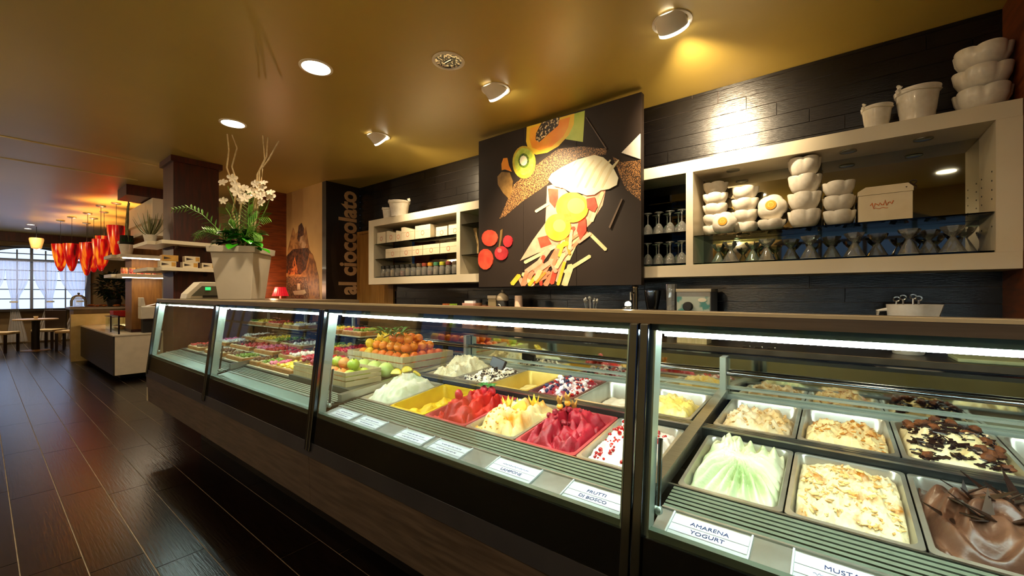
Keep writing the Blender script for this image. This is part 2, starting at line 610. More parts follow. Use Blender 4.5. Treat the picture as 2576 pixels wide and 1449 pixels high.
def gimbal(x, y, ty, tz, label, e=105):
    t = thing('wall_washer', label, 'ceiling light', (x, y, CEIL), 'white semi-recessed wall washers')
    r = 0.10
    B().lathe([(r + .016, 0.0), (r + .016, -.007), (r, -.009), (r - .003, 0)], 32, (x, y, CEIL)).build('rim', M_lampwhite, t, smooth=True)
    # half-sunk cylinder tilted towards the wall
    b = B().lathe([(r - .012, .08), (r - .012, -.045), (r - .018, -.055), (r - .03, -.040)], 28)
    xform(b, Matrix.Translation((x, y - .0, CEIL + .0)) @ Matrix.Rotation(R(50), 4, 'X'))
    b.v = [(p[0], p[1], min(p[2], CEIL - .0005)) for p in b.v]
    b.build('housing', M_lampwhite, t, smooth=True)
    b = B().lathe([(r - .028, -.042), (.001, -.038)], 24)
    xform(b, Matrix.Translation((x, y, CEIL)) @ Matrix.Rotation(R(50), 4, 'X'))
    b.v = [(p[0], p[1], min(p[2], CEIL - .001)) for p in b.v]
    b.build('lens', M_bulb, t)
    b = B().lathe([(r - .0115, -.036), (r - .0108, -.040), (r - .0108, -.054), (r - .0175, -.0575)], 28)
    xform(b, Matrix.Translation((x, y, CEIL)) @ Matrix.Rotation(R(50), 4, 'X'))
    b.v = [(p[0], p[1], min(p[2], CEIL - .001)) for p in b.v]
    b.build('rim_glow_ring', emis('lit_rim_glow', (1, .88, .68), 3.0), t)  # glowing ring stands in for lamplight on the lens rim
    s = lamp('SPOT', 'wall_washer_lamp', (x, y + .075, CEIL - .085), e, WARM, (x + .05, ty, tz), size=.04, spot=93, blend=1.0)
    s.location = Vector(s.location) - Vector((x, y, CEIL))
    s.parent = t


gimbal(-0.786, 2.606, 3.68, 2.5, 'white half-sunk wall washer lighting the black tiles', 185)
gimbal(-2.18, 2.585, 3.26, 1.7, 'white half-sunk wall washer above the printed fruit panel', 140)
gimbal(-3.807, 2.59, 3.68, 2.3, 'white half-sunk wall washer above the box shelves', 130)

# unseen uplighter bowls added opposite the counter to brighten the ceiling
for i, x in enumerate((-1.5, -5.3, -9.35, -13.4)):
    t = thing('added_uplighter', '%s added plaster uplighter bowl, unseen, on the wall opposite the counter' % ORD[i], 'added lamp', (x, Y0 + .001, 2.15), 'added uplighter bowls opposite the counter')
    b = B().lathe([(.02, 0), (.09, .03), (.15, .09), (.17, .16), (.16, .16), (.14, .10), (.02, .04)], 28)
    b.v = [(p[0], max(p[1], 0.0), p[2]) for p in b.v]
    b.build('bowl', M_lampwhite, t, smooth=True, at=(0, 0, 0))
    B().box(-.05, .05, 0, .02, .02, .15).build('wall_plate', M_lampwhite, t, at=(0, 0, 0))
    s = lamp('POINT', 'added_uplighter_lamp', (0, .08, .19), 38, WARM, size=.04)
    s.parent = t
# ------------------------------------------------------------------ the refrigerated display case
XP = [-5.0, -3.417, -1.944, -0.384, 1.18]
case = thing('display_case', 'long glass-fronted refrigerated gelato case with chrome posts and timber front', 'display case', (-1.9, 1.5, 0))
M_vent = mat('grey_green_vent', '#7c8878', 0.4, 0.5, col2='#6f7b6b', scale=5)
M_darkglass = mat('black_glass', '#05070a', 0.06, col2='#07090c', scale=3, coat=0.5, spec=0.6)
M_caseground = mat('case_well_steel', '#6d6f68', 0.4, 0.9, col2='#5f615b', scale=10)
M_front = mat('taupe_wood_laminate', '#62544a', 0.42, col2='#483c34', scale=5, stretch=(1, 1, 12), detail=6)
M_strip = mat('anthracite_strip', '#55555e', 0.3, 0.6, col2='#4b4b54', scale=4)
M_fascia = mat('bronze_anodised_trim', '#8d7e68', 0.32, 0.55, col2='#80715c', scale=6, stretch=(1, 20, 20))
M_tube = emis('cool_white_tube', (0.82, 1.0, 0.98), 80)
M_backmirror = mat('smoky_mirror', '#cfd0c2', 0.05, 1.0, col2='#bdbfae', scale=5)
XE = 1.7


def gy(z):   # front glass plane
    return 0.95 + (z - 0.635) / 0.62 * 0.07


B().prism([(1.02, 1.257), (1.02, 1.281), (1.025, 1.285), (1.18, 1.285), (1.18, 1.257)], 'x', -5.02, XE).build('top', M_fascia, case)
B().box(-5.02, -3.2, 1.181, 1.99, 1.255, 1.283).build('rear_top', M_fascia, case)
for xs_ in (-4.95, -4.1, -3.25):
    B().box(xs_ - .012, xs_ + .012, 1.955, 1.975, 0.875, 1.2545).build('rear_support', M_alu, case)
B().box(-5.02, XE, 1.0185, 1.034, 1.2815, 1.2885).build('top_lip', mat('polished_lip', '#efe0b8', 0.25, 0.15), case)
B().box(-5.0, XE, 1.045, 1.165, 1.238, 1.2565).build('lamp_housing', mat('grey_green_paint', '#6f8577', 0.5, col2='#667a6d', scale=4), case)
B().box(-4.99, XE, 1.122, 1.127, 1.2245, 1.2375).build('added_light_baffle', M_alu, case)  # added strip that keeps tube light off the back wall
for i in range(4):
    a, b2 = XP[i] + .035, (XP[i + 1] if i < 3 else XE) - .035
    B().tube([(a, 1.10, 1.226), (b2, 1.10, 1.226)], .0055, 10).build('light_tube', M_tube, case, smooth=True)
    p = [(gy(.757), .757), (gy(1.257), 1.257), (gy(1.257) + .008, 1.257), (gy(.757) + .008, .757)]
    B().prism(p, 'x', XP[i] + .02, (XP[i + 1] if i < 3 else XE) - .02).build('front_glass', M_glass, case)
    p = [(gy(.635), .635), (gy(.755), .755), (gy(.755) + .012, .755), (gy(.635) + .012, .635)]
    B().prism(p, 'x', XP[i] + .02, (XP[i + 1] if i < 3 else XE) - .02).build('lower_glass', M_darkglass, case)
    # sill and label rail
    B().prism([(gy(.755) + .010, .752), (gy(.755) + .010, .772), (.992, .772), (.992, .752)], 'x', a, b2).build('sill', M_vent, case)
    B().prism([(.992, .758), (.992, .766), (1.074, .782), (1.074, .774)], 'x', a, b2).build('label_rail', M_pan if i > 1 else M_vent, case)
    B().prism([(1.074, .770), (1.074, .787), (1.080, .788), (1.080, .770)], 'x', a, b2).build('rail_lip', M_pan, case)
    for q in range(6):
        y = 1.083 + .0165 * q
        z = .786 + .0026 * q
        B().prism([(y, z - .006), (y, z), (y + .0105, z + .0018), (y + .0105, z - .005)], 'x', a, b2).build('vent_slat', M_vent, case)
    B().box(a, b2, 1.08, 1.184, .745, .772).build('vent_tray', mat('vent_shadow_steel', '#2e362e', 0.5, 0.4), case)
# well, step, back
B().box(-4.98, XE, 1.184, 2.03, .66, .70).build('well_floor', M_caseground, case)
B().box(-1.93, XE, 1.556, 1.608, .70, .861).build('step_riser', mat('dark_step_steel', '#3a3b38', 0.4, 0.8), case)
for q in range(3):
    B().box(-1.93, XE, 1.557 + .018 * q, 1.568 + .018 * q, .861, .866).build('step_slat', M_steel, case)
B().box(-1.93, XE, 1.18, 1.188, .70, .803).build('pan_support', M_steel, case)
B().box(-4.98, XE, 2.035, 2.06, .70, 1.06).build('back_panel', M_backmirror, case)
B().box(-4.98, XE, 1.995, 2.034, .873, .893).build('back_ledge', M_alu, case)
B().box(-4.98, XE, 2.012, 2.034, .915, .924).build('back_ledge', M_alu, case)
B().tube([(-4.98, 2.008, .985), (XE, 2.008, .985)], .011, 10).build('back_rail', M_chrome, case, smooth=True)
B().box(-4.98, XE, 2.022, 2.062, 1.048, 1.062).build('back_trim', M_chrome, case)
# deck of the cake sections (no pans there)
M_deck = mat('grey_cake_deck', '#59635b', 0.35, 0.6, col2='#4c554e', scale=6)
for ya, yb, zz in ((1.184, 1.39, .81), (1.39, 1.65, .835), (1.65, 1.993, .86)):
    B().box(-4.97, -2.69, ya, yb - .001, .72, zz).build('cake_tread', M_deck, case)
B().box(-2.689, -1.965, 1.184, 1.993, .72, .83).build('fruit_deck', M_deck, case)
B().box(-4.93, -2.72, 1.70, 1.945, 1.002, 1.010).build('cake_shelf', M_shelfglass, case)
for xs_ in (-4.9, -4.15, -3.45, -2.76):
    B().tube([(xs_, 1.93, 1.001), (xs_, 1.99, 1.001)], .006, 6).build('shelf_bracket', M_alu, case)
# section dividers inside
for i, x in enumerate(XP[1:4]):
    B().prism([(1.10, .79), (1.10, .83), (1.99, .915), (1.99, .86)], 'x', x - .018, x + .018).build('section_divider', M_steel, case)
    B().box(x - .012, x + .012, 1.985, 2.03, .87, 1.055).build('rear_upright', M_alu, case)
# glass posts: a pair of dark chrome uprights with pale jamb plates behind them
for i, x in enumerate(XP[:4]):
    for s in ((1,) if i == 0 else (-1, 1)):
        xa, xb = (x + .002, x + .025) if s > 0 else (x - .025, x - .002)
        p = [(gy(.60) - .012, .60), (gy(1.257) - .012, 1.257), (gy(1.257) + .012, 1.257), (gy(.60) + .012, .60)]
        B().prism(p, 'x', xa, xb).build('post', M_chrome, case, bevel=.003)
        xa, xb = (x + .025, x + .036) if s > 0 else (x - .036, x - .025)
        p = [(gy(.755) + .009, .755), (gy(1.24) + .009, 1.24), (gy(1.24) + .055, 1.24), (gy(.755) + .045, .755)]
        B().prism(p, 'x', xa, xb).build('jamb_plate', M_alu, case)
    # gas strut
    B().tube([(x + .042, gy(.80) + .055, .80), (x + .042, gy(.97) + .055, .97)], .006, 8).build('gas_strut', M_chrome, case, smooth=True)
    B().ball((x + .042, gy(.80) + .055, .80), .012, seg=8, rings=6).build('strut_joint', M_alu, case, smooth=True)
# glazed end
B().prism([(gy(.757) + .02, .757), (gy(1.25) + .02, 1.25), (1.99, 1.25), (2.03, 1.06), (2.03, .757)], 'x', -5.008, -5.0).build('end_glass', M_glass, case)
B().prism([(gy(.635), .345), (gy(.635), .757), (2.05, .757), (2.05, .345)], 'x', -5.03, -5.0).build('end_panel', M_white, case)
# body below
B().box(-5.0, XE, .965, 2.05, .345, .655).build('body', M_black, case)
B().prism([(.942, .572), (gy(.635) - .002, .636), (.966, .636), (.966, .572)], 'x', -5.03, XE).build('trim_strip', M_strip, case)
for i in range(4):
    xa, xb = XP[i] + (.0 if i else -.03), (XP[i + 1] if i < 3 else XE)
    B().prism([(.955, .345), (.946, .570), (.966, .570), (.966, .345)], 'x', xa + .001, xb - .001).build('front_panel', M_front, case)
B().box(-4.6, XE, 1.25, 2.0, 0, .345).build('plinth', M_black, case)

# ------------------------------------------------------------------ pans of gelato
PW, PD = 0.246, 0.360


def rrect(w, d, r, z, n=5):
    pts = []
    for cx, cyy, a0 in ((w / 2 - r, d / 2 - r, 0), (-w / 2 + r, d / 2 - r, 90), (-w / 2 + r, -d / 2 + r, 180), (w / 2 - r, -d / 2 + r, 270)):
        for i in range(n):
            a = R(a0 + 90 * i / (n - 1))
            pts.append((cx + r * math.cos(a), cyy + r * math.sin(a), z))
    return pts


tub_me = {}


def tub(parent, m):
    key = m.name
    if key not in tub_me:
        b = B()
        b.loops([rrect(PW, PD, .012, -.006), rrect(PW, PD, .012, 0), rrect(PW - .020, PD - .020, .022, .0015), rrect(PW - .026, PD - .026, .024, -.006), rrect(PW - .045, PD - .045, .03, -.085)], cap1=True)
        o = b.build('tub', m, parent, smooth=True, at=(0, 0, 0))
        tub_me[key] = o.data
    else:
        o = bpy.data.objects.new('tub', tub_me[key])
        COL.objects.link(o)
        o.parent = parent
    return o


def fbm(x, y, s, seed, oct=3):
    v, a = 0.0, 1.0
    for i in range(oct):
        v += a * noise.noise(Vector((x * s, y * s, seed + i * 7.1)))
        s *= 2.05
        a *= 0.5
    return v


def gel_z(style, u, v, seed):
    """relative height of the ice cream at u,v in -1..1 (v=1 is the back)"""
    e = max(0.0, 1 - max(abs(u), abs(v)) ** 6)
    if style == 'mound':
        h = .055 * max(0, 1 - .55 * u * u - .5 * (v - .1) ** 2) + .024 * fbm(u, v, 2.6, seed) + .010 * abs(fbm(u, v, 6, seed + 3, 2))
        return -.028 + (h + .012) * (.25 + .75 * e)
    if style == 'peak':
        h = .092 * math.exp(-.55 * u * u - 1.0 * (v - .15) ** 2) + .034 * (.7 - 2 * abs(fbm(u, v, 1.5, seed, 2))) + .014 * abs(fbm(u, v, 5, seed + 2))
        return -.034 + h * (.2 + .8 * e)
    if style == 'fan':
        # scraped fan: ridges radiating from one spot
        px_, py_ = u - .05, v + .05
        a = math.atan2(py_, px_)
        r = math.hypot(px_, py_)
        rid = .013 * math.sin(a * 21 + 3.0 * r) * min(1, r * 1.8)
        a2 = math.atan2(v - .55, u + .45)
        r2 = math.hypot(v - .55, u + .45)
        k2 = max(0, min(1, 2.2 * (v - .2 * u - .12)))
        rid = rid * (1 - k2) + k2 * (.014 * math.sin(r2 * 22 + a2 * 2) + .018)
        h = .072 * math.exp(-.75 * (u * u + v * v)) + rid + .022 * fbm(u, v, 1.7, seed, 2)
        return -.034 + h * (.2 + .8 * e)
    if style == 'swirl':
        px_, py_ = u + .1, v + .25
        a = math.atan2(py_, px_)
        r = math.hypot(px_, py_)
        rid = .013 * math.sin(r * 16 + a * 1.0 + 2.5 * fbm(u, v, 1.1, seed, 1)) * min(1, r * 2)
        h = .055 * math.exp(-.6 * (u * u + v * v)) + rid + .030 * fbm(u, v, 1.4, seed, 2) + .022 * math.exp(-5 * ((u - .25) ** 2 + (v + .35) ** 2))
        return -.028 + h * (.2 + .8 * e)
    if style == 'curl':
        w1 = fbm(u, v, 1.1, seed + 11, 2)
        h = .046 * max(0, 1 - .4 * u * u - .4 * v * v) + .050 * abs(math.sin(4.2 * fbm(u + .3 * w1, v, 1.35, seed, 2))) + .016 * abs(fbm(u, v, 5, seed + 4, 2)) + .006 * math.sin(14 * w1 + 6 * u)
        return -.046 + h * (.2 + .8 * e)
    if style == 'slope':
        h = .050 * max(0, 1 - .4 * u * u - .5 * (v + .3) ** 2) + .026 * fbm(u, v, 3.0, seed) + .013 * abs(fbm(u, v, 9, seed + 9, 2))
        return -.030 + h * (.3 + .7 * e) - .040 * max(0, v + .05) ** 1.3
    if style == 'low':
        return -.072 + .010 * fbm(u, v, 2.0, seed) + .035 * max(0, math.exp(-2.0 * ((u - .1) ** 2 + (v + .35) ** 2)) - .1) * e
    if style == 'lowlump':
        return -.066 + .034 * max(0, fbm(u, v, 2.4, seed) + .35) * e * (1 - .3 * v)
    # rough
    h = .040 * max(0, 1 - .4 * u * u - .4 * v * v) + .022 * fbm(u, v, 3.4, seed) + .012 * abs(fbm(u, v, 9, seed + 9, 2))
    return -.028 + h * (.3 + .7 * e)


def gelato(parent, style, m, seed, nu=44, nv=60):
    b = B()
    low = style.startswith('low')
    gw, gd = (PW - .030, PD - .030) if not low else (PW - .050, PD - .050)

    def fn(i, j):
        u, v = 2 * i - 1, 2 * j - 1
        # round the corners a little
        k = 1 - .055 * (abs(u) ** 4) * (abs(v) ** 4)
        z = gel_z(style, u, v, seed)
        if max(abs(u), abs(v)) > .985:
            z = min(z, -.03) - .02
        return (u * gw / 2 * k, v * gd / 2 * k, z)
    b.grid(fn, nu, nv)
    return b.build('gelato', m, parent, smooth=True, at=(0, 0, 0), ang=80)


def gel_at(style, u, v, seed, up=0.0):
    return Vector((u * (PW - .03) / 2, v * (PD - .03) / 2, gel_z(style, u, v, seed) + up))


def bits(parent, name, m, style, seed, n, size, kind='chunk', umin=-.85, umax=.85, vmin=-.85, vmax=.85, rs=1):
    """many small crumbs scattered on the ice cream: one part"""
    rd = random.Random(rs)
    b = B()
    for i in range(n):
        u, v = rd.uniform(umin, umax), rd.uniform(vmin, vmax)
        p = gel_at(style, u, v, seed)
        s = size * rd.uniform(.5, 1.3)
        Mr = Matrix.Rotation(rd.uniform(0, 6.3), 3, 'Z') @ Matrix.Rotation(rd.uniform(-.8, .8), 3, 'X')
        if kind == 'ball':
            b.ball(p + Vector((0, 0, s * .5)), s, seg=7, rings=5, wob=.15, seed=i)
        elif kind == 'flake':
            q = [Vector((-s, -s * .35, 0)), Vector((s, -s * .25, 0)), Vector((s * .8, s * .3, s * .15)), Vector((-s * .7, s * .35, s * .1))]
            th = Vector((0, 0, s * .22))
            vs_ = [p + Mr @ x for x in q] + [p + Mr @ (x + th) for x in q]
            b.add(vs_, [(3, 2, 1, 0), (4, 5, 6, 7), (0, 1, 5, 4), (1, 2, 6, 5), (2, 3, 7, 6), (3, 0, 4, 7)])
        else:
            b.ball(p + Vector((0, 0, s * .2)), s, (1, rd.uniform(.5, .9), rd.uniform(.4, .8)), seg=6, rings=4, wob=.5, seed=i, M=Mr)
    o = b.build(name, m, parent, smooth=(kind == 'ball'), at=(0, 0, 0))
    o['kind'] = 'stuff'
    return o


def pan_thing(row, x0, label, tubm=None):
    xc = x0 + .125
    if row == 0:
        loc, tilt = (xc, 1.371, .822), math.atan2(.043, .36)
    else:
        loc, tilt = (xc, 1.800, .873), math.atan2(.022, .375)
    t = thing('gelato_pan', label, 'gelato pan', loc, 'steel gelato pans in the case')
    t.rotation_euler = (tilt, 0, 0)
    tub(t, tubm or M_pan)
    return t


def gm(name, c1, c2, scale=18, rough=.45, contrast=(.4, .6), bump=.25):
    return mat('gelato_' + name, c1, rough, col2=c2, scale=scale, bump=bump, bscale=70, contrast=contrast, sss=.0, spec=.4)


M_leaf = mat('mint_leaf', '#2f7d2a', 0.5, col2='#1d5a1c', scale=30)
M_lemon = mat('lemon_flesh', '#e8d43c', 0.4, col2='#f2e88a', scale=40)
M_lemonpeel = mat('lemon_peel', '#e3c71e', 0.4, col2='#d4b414', scale=50)
M_orangef = mat('orange_flesh', '#f09a1c', 0.35, col2='#f7b84c', scale=40)
M_straw = mat('strawberry_red', '#b3151c', 0.3, col2='#d6323a', scale=60)
M_choc = mat('dark_chocolate', '#1f100a', 0.3, col2='#2a160d', scale=20)
M_cookie = mat('brown_cookie', '#7a4216', 0.7, col2='#542a0c', scale=60, bump=.5)
M_berry = mat('red_currant', '#c01818', 0.15, col2='#98090f', scale=30, coat=.6)


def leafbm(b, base, d, L, W, up=0.3, n=6):
    """a pointed leaf with a folded midrib"""
    d = Vector(d).normalized()
    side = d.cross(Vector((0, 0, 1)))
    side = side.normalized() if side.length > .01 else Vector((1, 0, 0))
    nrm = side.cross(d).normalized()
    base = Vector(base)
    vs_ = []
    for i in range(n + 1):
        t = i / n
        p = base + d * (L * t) + Vector((0, 0, up * L * (t - t * t * 1.6)))
        ww = W * math.sin(math.pi * min(1, t * .93 + .04)) ** .8
        vs_ += [p - side * ww / 2 + nrm * ww * .15, p, p + side * ww / 2 + nrm * ww * .15]
    fs = []
    for i in range(n):
        for k in range(2):
            fs.append((i * 3 + k, i * 3 + k + 1, i * 3 + k + 4, i * 3 + k + 3))
    b.add(vs_, fs)


# front row, fruit section -----------------------------------------------
t = pan_thing(0, -1.92, 'pan of white lemon gelato topped with lemon wedges')
gelato(t, 'peak', gm('lemon', '#e9e8d2', '#cfd4b4'), 1.0)
for i, (u, v, a) in enumerate(((-.45, .0, .4), (-.25, .35, 1.2), (-.55, .3, 2.2), (.15, .55, 3.0))):
    p = gel_at('peak', u, v, 1.0, .012)
    b = B().prism([(.026 * math.cos(R(k)), .026 * math.sin(R(k))) for k in range(0, 181, 20)], 'z', -.006, .006)
    xform(b, Matrix.Translation(p) @ Matrix.Rotation(a, 4, 'Z') @ Matrix.Rotation(R(55), 4, 'X'))
    o = b.build('lemon_wedge', M_lemon, t, at=(0, 0, 0))
    b = B().tube([tuple(Matrix.Translation(p) @ Matrix.Rotation(a, 4, 'Z') @ Matrix.Rotation(R(55), 4, 'X') @ Vector((.026 * math.cos(R(k)), .026 * math.sin(R(k)), 0))) for k in range(0, 181, 20)], .006, 6)
    b.build('lemon_peel', M_lemonpeel, o, smooth=True, at=(0, 0, 0))

t = pan_thing(0, -1.67, 'half-empty pan of bright yellow gelato', mat('yellow_reflecting_pan', '#e0bd1c', 0.4, 0.2, col2='#cfa812', scale=10))  # the gelato's yellow reflection is put into the pan colour
gelato(t, 'lowlump', gm('mango', '#e0b408', '#ecca2c'), 2.0)

t = pan_thing(0, -1.42, 'pan of red strawberry gelato with mint and a strawberry', mat('red_smeared_pan', '#a9343a', 0.4, 0.2, col2='#c25055', scale=10))
gelato(t, 'curl', gm('strawberry', '#a80d10', '#c8281e'), 3.0)
for i, (u, v) in enumerate(((-.05, .55), (.3, .62), (-.35, -.25))):
    p = gel_at('curl', u, v, 3.0, .012)
    o = B().ball(p, .02, (1, .9, 1.3), 10, 8).build('strawberry', M_straw, t, smooth=True, at=(0, 0, 0))
    if i < 2:
        lb = B()
        for k in range(5):
            a = k * 1.26 + i
            leafbm(lb, p + Vector((0, 0, .022)), (math.cos(a), math.sin(a), .5), .034, .020)
        lb.build('mint_leaf', M_leaf, o, at=(0, 0, 0))

t = pan_thing(0, -1.17, 'pan of cream and orange gelato with an orange half')
gelato(t, 'curl', gm('mandarin', '#efd89a', '#e08a14', 7, contrast=(.48, .66)), 4.4)
p = gel_at('curl', .12, .05, 4.4, .022)
b = B().ball((0, 0, 0), .038, (1, 1, .8), 16, 8)
b.v = [(q[0], q[1], min(q[2], .004)) for q in b.v]
xform(b, Matrix.Translation(p) @ Matrix.Rotation(R(35), 4, 'X'))
o = b.build('orange_half', mat('orange_peel', '#ef8a12', 0.4, col2='#f5a63a', scale=50), t, smooth=True, at=(0, 0, 0))
b = B().lathe([(.033, .006), (.015, .007), (.001, .006)], 18)
xform(b, Matrix.Translation(p) @ Matrix.Rotation(R(35), 4, 'X'))
b.build('orange_flesh', M_orangef, o, at=(0, 0, 0))
for i, (u, v) in enumerate(((.05, .75), (-.45, .05), (-.5, .45))):
    b = B()
    p = gel_at('curl', u, v, 4.4, 0)
    for k in range(6):
        a = k * math.pi / 3 + i
        d = Vector((math.cos(a), math.sin(a), 0))
        s = Vector((-math.sin(a), math.cos(a), 0))
        b.add([p + d * .016 - s * .012, p + d * .016 + s * .012, p + d * .028 + Vector((0, 0, .04)), p + d * .010 + Vector((0, 0, .004))], [(0, 1, 2), (0, 2, 3), (1, 3, 2)])
    b.lathe([(.001, .004), (.018, .010)], 10, tuple(p))
    b.build('lemon_crown', mat('lemon_zest', '#f0c420', 0.4, col2='#f5d95a', scale=30), t, at=(0, 0, 0))
bits(t, 'orange_bit', M_orangef, 'curl', 4.4, 60, .006, 'chunk', -.9, .5, -.9, .0, 3)

t = pan_thing(0, -.92, 'pan of dark pink raspberry gelato with physalis husks', MATS['red_smeared_pan'])
gelato(t, 'curl', gm('raspberry', '#8e0a1e', '#ad1c30', 14), 5.7)
for i, (u, v) in enumerate(((-.55, .25), (-.40, .45), (-.25, .58))):
    b = B()
    p = gel_at('curl', u, v, 5.7, .012)
    for k in range(5):
        a = k * 1.26
        leafbm(b, p, (math.cos(a) * .35, math.sin(a) * .35, 1), .05, .016, 0)
    o = b.build('physalis_husk', mat('physalis_husk', '#d9a24e', 0.6, col2='#b98334', scale=40), t, at=(0, 0, 0))
    B().ball(p + Vector((0, 0, .006)), .013, seg=10, rings=6).build('physalis_berry', M_orangef, o, smooth=True, at=(0, 0, 0))
bits(t, 'raspberry', mat('raspberry_fruit', '#7e1020', 0.5, col2='#a01a30', scale=80, bump=.5), 'curl', 5.7, 12, .011, 'ball', -.8, .2, -.3, .5, 5)

t = pan_thing(0, -.67, 'pan of white gelato scattered with red currants')
gelato(t, 'rough', gm('fiordilatte', '#f4ecdf', '#ecd9d2'), 6.3)
bits(t, 'red_currants', M_berry, 'rough', 6.3, 120, .0065, 'ball', -.8, .8, -.85, .7, 6)

# back row, fruit section
t = pan_thing(1, -1.92, 'heaped pan of cream coconut gelato')
gelato(t, 'peak', gm('coconut', '#f2ecc8', '#e8dfb4', 30), 11.0)
bits(t, 'coconut_flake', mat('coconut_flakes', '#f8f3da', 0.6), 'peak', 11.0, 220, .006, 'flake', rs=11)
t = pan_thing(1, -1.67, 'pan of stracciatella gelato with a dark chocolate block')
gelato(t, 'rough', gm('stracciatella', '#f1ead6', '#3a2a20', 40, contrast=(.52, .58)), 12.0)
bits(t, 'chocolate_crumbs', M_choc, 'rough', 12.0, 110, .007, 'chunk', rs=12)
bits(t, 'white_crumbs', mat('white_crumb', '#f7f3e6', .5), 'rough', 12.0, 110, .008, 'chunk', rs=13)
p = gel_at('rough', -.2, .5, 12.0, .03)
b = B().box(-.05, .05, -.012, .012, -.03, .03)
xform(b, Matrix.Translation(p) @ Matrix.Rotation(R(14), 4, 'Y') @ Matrix.Rotation(R(-20), 4, 'X'))
b.build('chocolate_block', M_choc, t, at=(0, 0, 0), bevel=.003)
M_ypan = mat('cream_smeared_pan', '#d9bc62', 0.4, 0.4, col2='#c9aa4e', scale=8)
t = pan_thing(1, -1.42, 'nearly empty pan with a low bed of pale yellow gelato', M_ypan)
gelato(t, 'low', gm('custard', '#f5ecb0', '#eedd94'), 13.0)
t = pan_thing(1, -1.17, 'pan of gelato with mixed berries and white meringue cubes', mat('berry_smeared_pan', '#7a4a44', 0.4, 0.4, col2='#6a3c38', scale=8))
gelato(t, 'rough', gm('berries', '#8e2038', '#f0d8e0', 16, contrast=(.46, .56)), 14.0)
bits(t, 'blueberries', mat('blueberry', '#1d1a3c', 0.35, col2='#322c5a', scale=40), 'rough', 14.0, 40, .010, 'ball', rs=14)
bits(t, 'redcurrants', M_berry, 'rough', 14.0, 45, .008, 'ball', rs=15)
bits(t, 'meringue_cubes', mat('meringue', '#f8f2f4', .6), 'rough', 14.0, 32, .017, 'chunk', rs=16)
t = pan_thing(1, -.92, 'nearly empty pan with a low bed of white gelato')
gelato(t, 'low', gm('milk', '#f4f0e4', '#ece6d6'), 15.0)
t = pan_thing(1, -.67, 'pan of soft yellow vanilla gelato behind the currant pan')
gelato(t, 'slope', gm('vanilla', '#f4e3a0', '#ecd06a', 12), 16.0)

# front row, cream section
t = pan_thing(0, -.348, 'pan of pale green gelato scraped into fanned ridges')
gelato(t, 'fan', gm('pistachio', '#e4e4c2', '#aec68a', 6, contrast=(.44, .68)), 21.0, 80, 96)
t = pan_thing(0, -.098, 'pan of cream gelato rippled with golden caramel flakes')
gelato(t, 'rough', gm('caramel_ripple', '#dfd0a6', '#b06c14', 14, contrast=(.54, .68)), 22.0, 70, 90)
bits(t, 'almond_flakes', mat('almond_flake', '#e8c98a', .5, col2='#c48a3c', scale=60), 'rough', 22.0, 230, .009, 'flake', rs=22)
t = pan_thing(0, .152, 'pan of glossy milk chocolate gelato with dark chocolate shards')
gelato(t, 'swirl', gm('chocolate', '#4b2c1e', '#664433', 8, .33, bump=.12), 23.0, 90, 110)
rd = random.Random(23)
for i in range(34):
    u, v = rd.uniform(-.6, .9), rd.uniform(-.25, .85)
    p = gel_at('swirl', u, v, 23.0, -.004)
    a = rd.uniform(0, 6.28)
    L, W = rd.uniform(.05, .085), rd.uniform(.016, .028)
    b = B().add([(-W / 2, -.0015, 0), (W / 2, -.0015, 0), (0, -.001, L), (-W / 2, .0015, 0), (W / 2, .0015, 0), (0, .001, L)], [(0, 1, 2), (5, 4, 3), (0, 3, 4, 1), (1, 4, 5, 2), (2, 5, 3, 0)])
    xform(b, Matrix.Translation(p) @ Matrix.Rotation(a, 4, 'Z') @ Matrix.Rotation(R(rd.uniform(40, 75)), 4, 'X'))
    b.build('chocolate_shard', M_choc, t, at=(0, 0, 0))
# back row, cream section
t = pan_thing(1, -.348, 'pan of off-white hazelnut gelato beside the steel divider')
gelato(t, 'slope', gm('hazelnut', '#e6d6b6', '#cdb07c', 16), 24.0)
bits(t, 'nut_crumbs', mat('nut_crumb', '#d8b478', .6, col2='#b0803f', scale=60), 'slope', 24.0, 80, .006, 'chunk', rs=24)
t = pan_thing(1, -.098, 'pan of cream gelato with amber caramel brittle behind the flake ripple')
gelato(t, 'slope', gm('brittle', '#e6d09a', '#b8741c', 18, contrast=(.55, .68)), 25.0)
bits(t, 'brittle_crumbs', mat('amber_brittle', '#a4621c', .35, col2='#c98a34', scale=60), 'slope', 25.0, 130, .008, 'flake', rs=25)
t = pan_thing(1, .152, 'pan of cream gelato heaped with cookies and dark chocolate flakes')
gelato(t, 'mound', gm('cookies', '#f2e3b8', '#e8d49c', 16), 26.0)
bits(t, 'chocolate_flakes', M_choc, 'mound', 26.0, 420, .013, 'flake', rs=26)
rd = random.Random(26)
for i in range(20):
    u, v = rd.uniform(-.8, .85), rd.uniform(-.8, .9)
    p = gel_at('mound', u, v, 26.0, .006)
    B().ball(p, .015, (1, 1, .75), 9, 6, .4, i).build('cookie', M_cookie, t, smooth=True, at=(0, 0, 0))
t = pan_thing(1, .402, 'pan with a low bed of tan coffee gelato at the end')
gelato(t, 'low', gm('coffee', '#d8b078', '#c99e62'), 27.0)

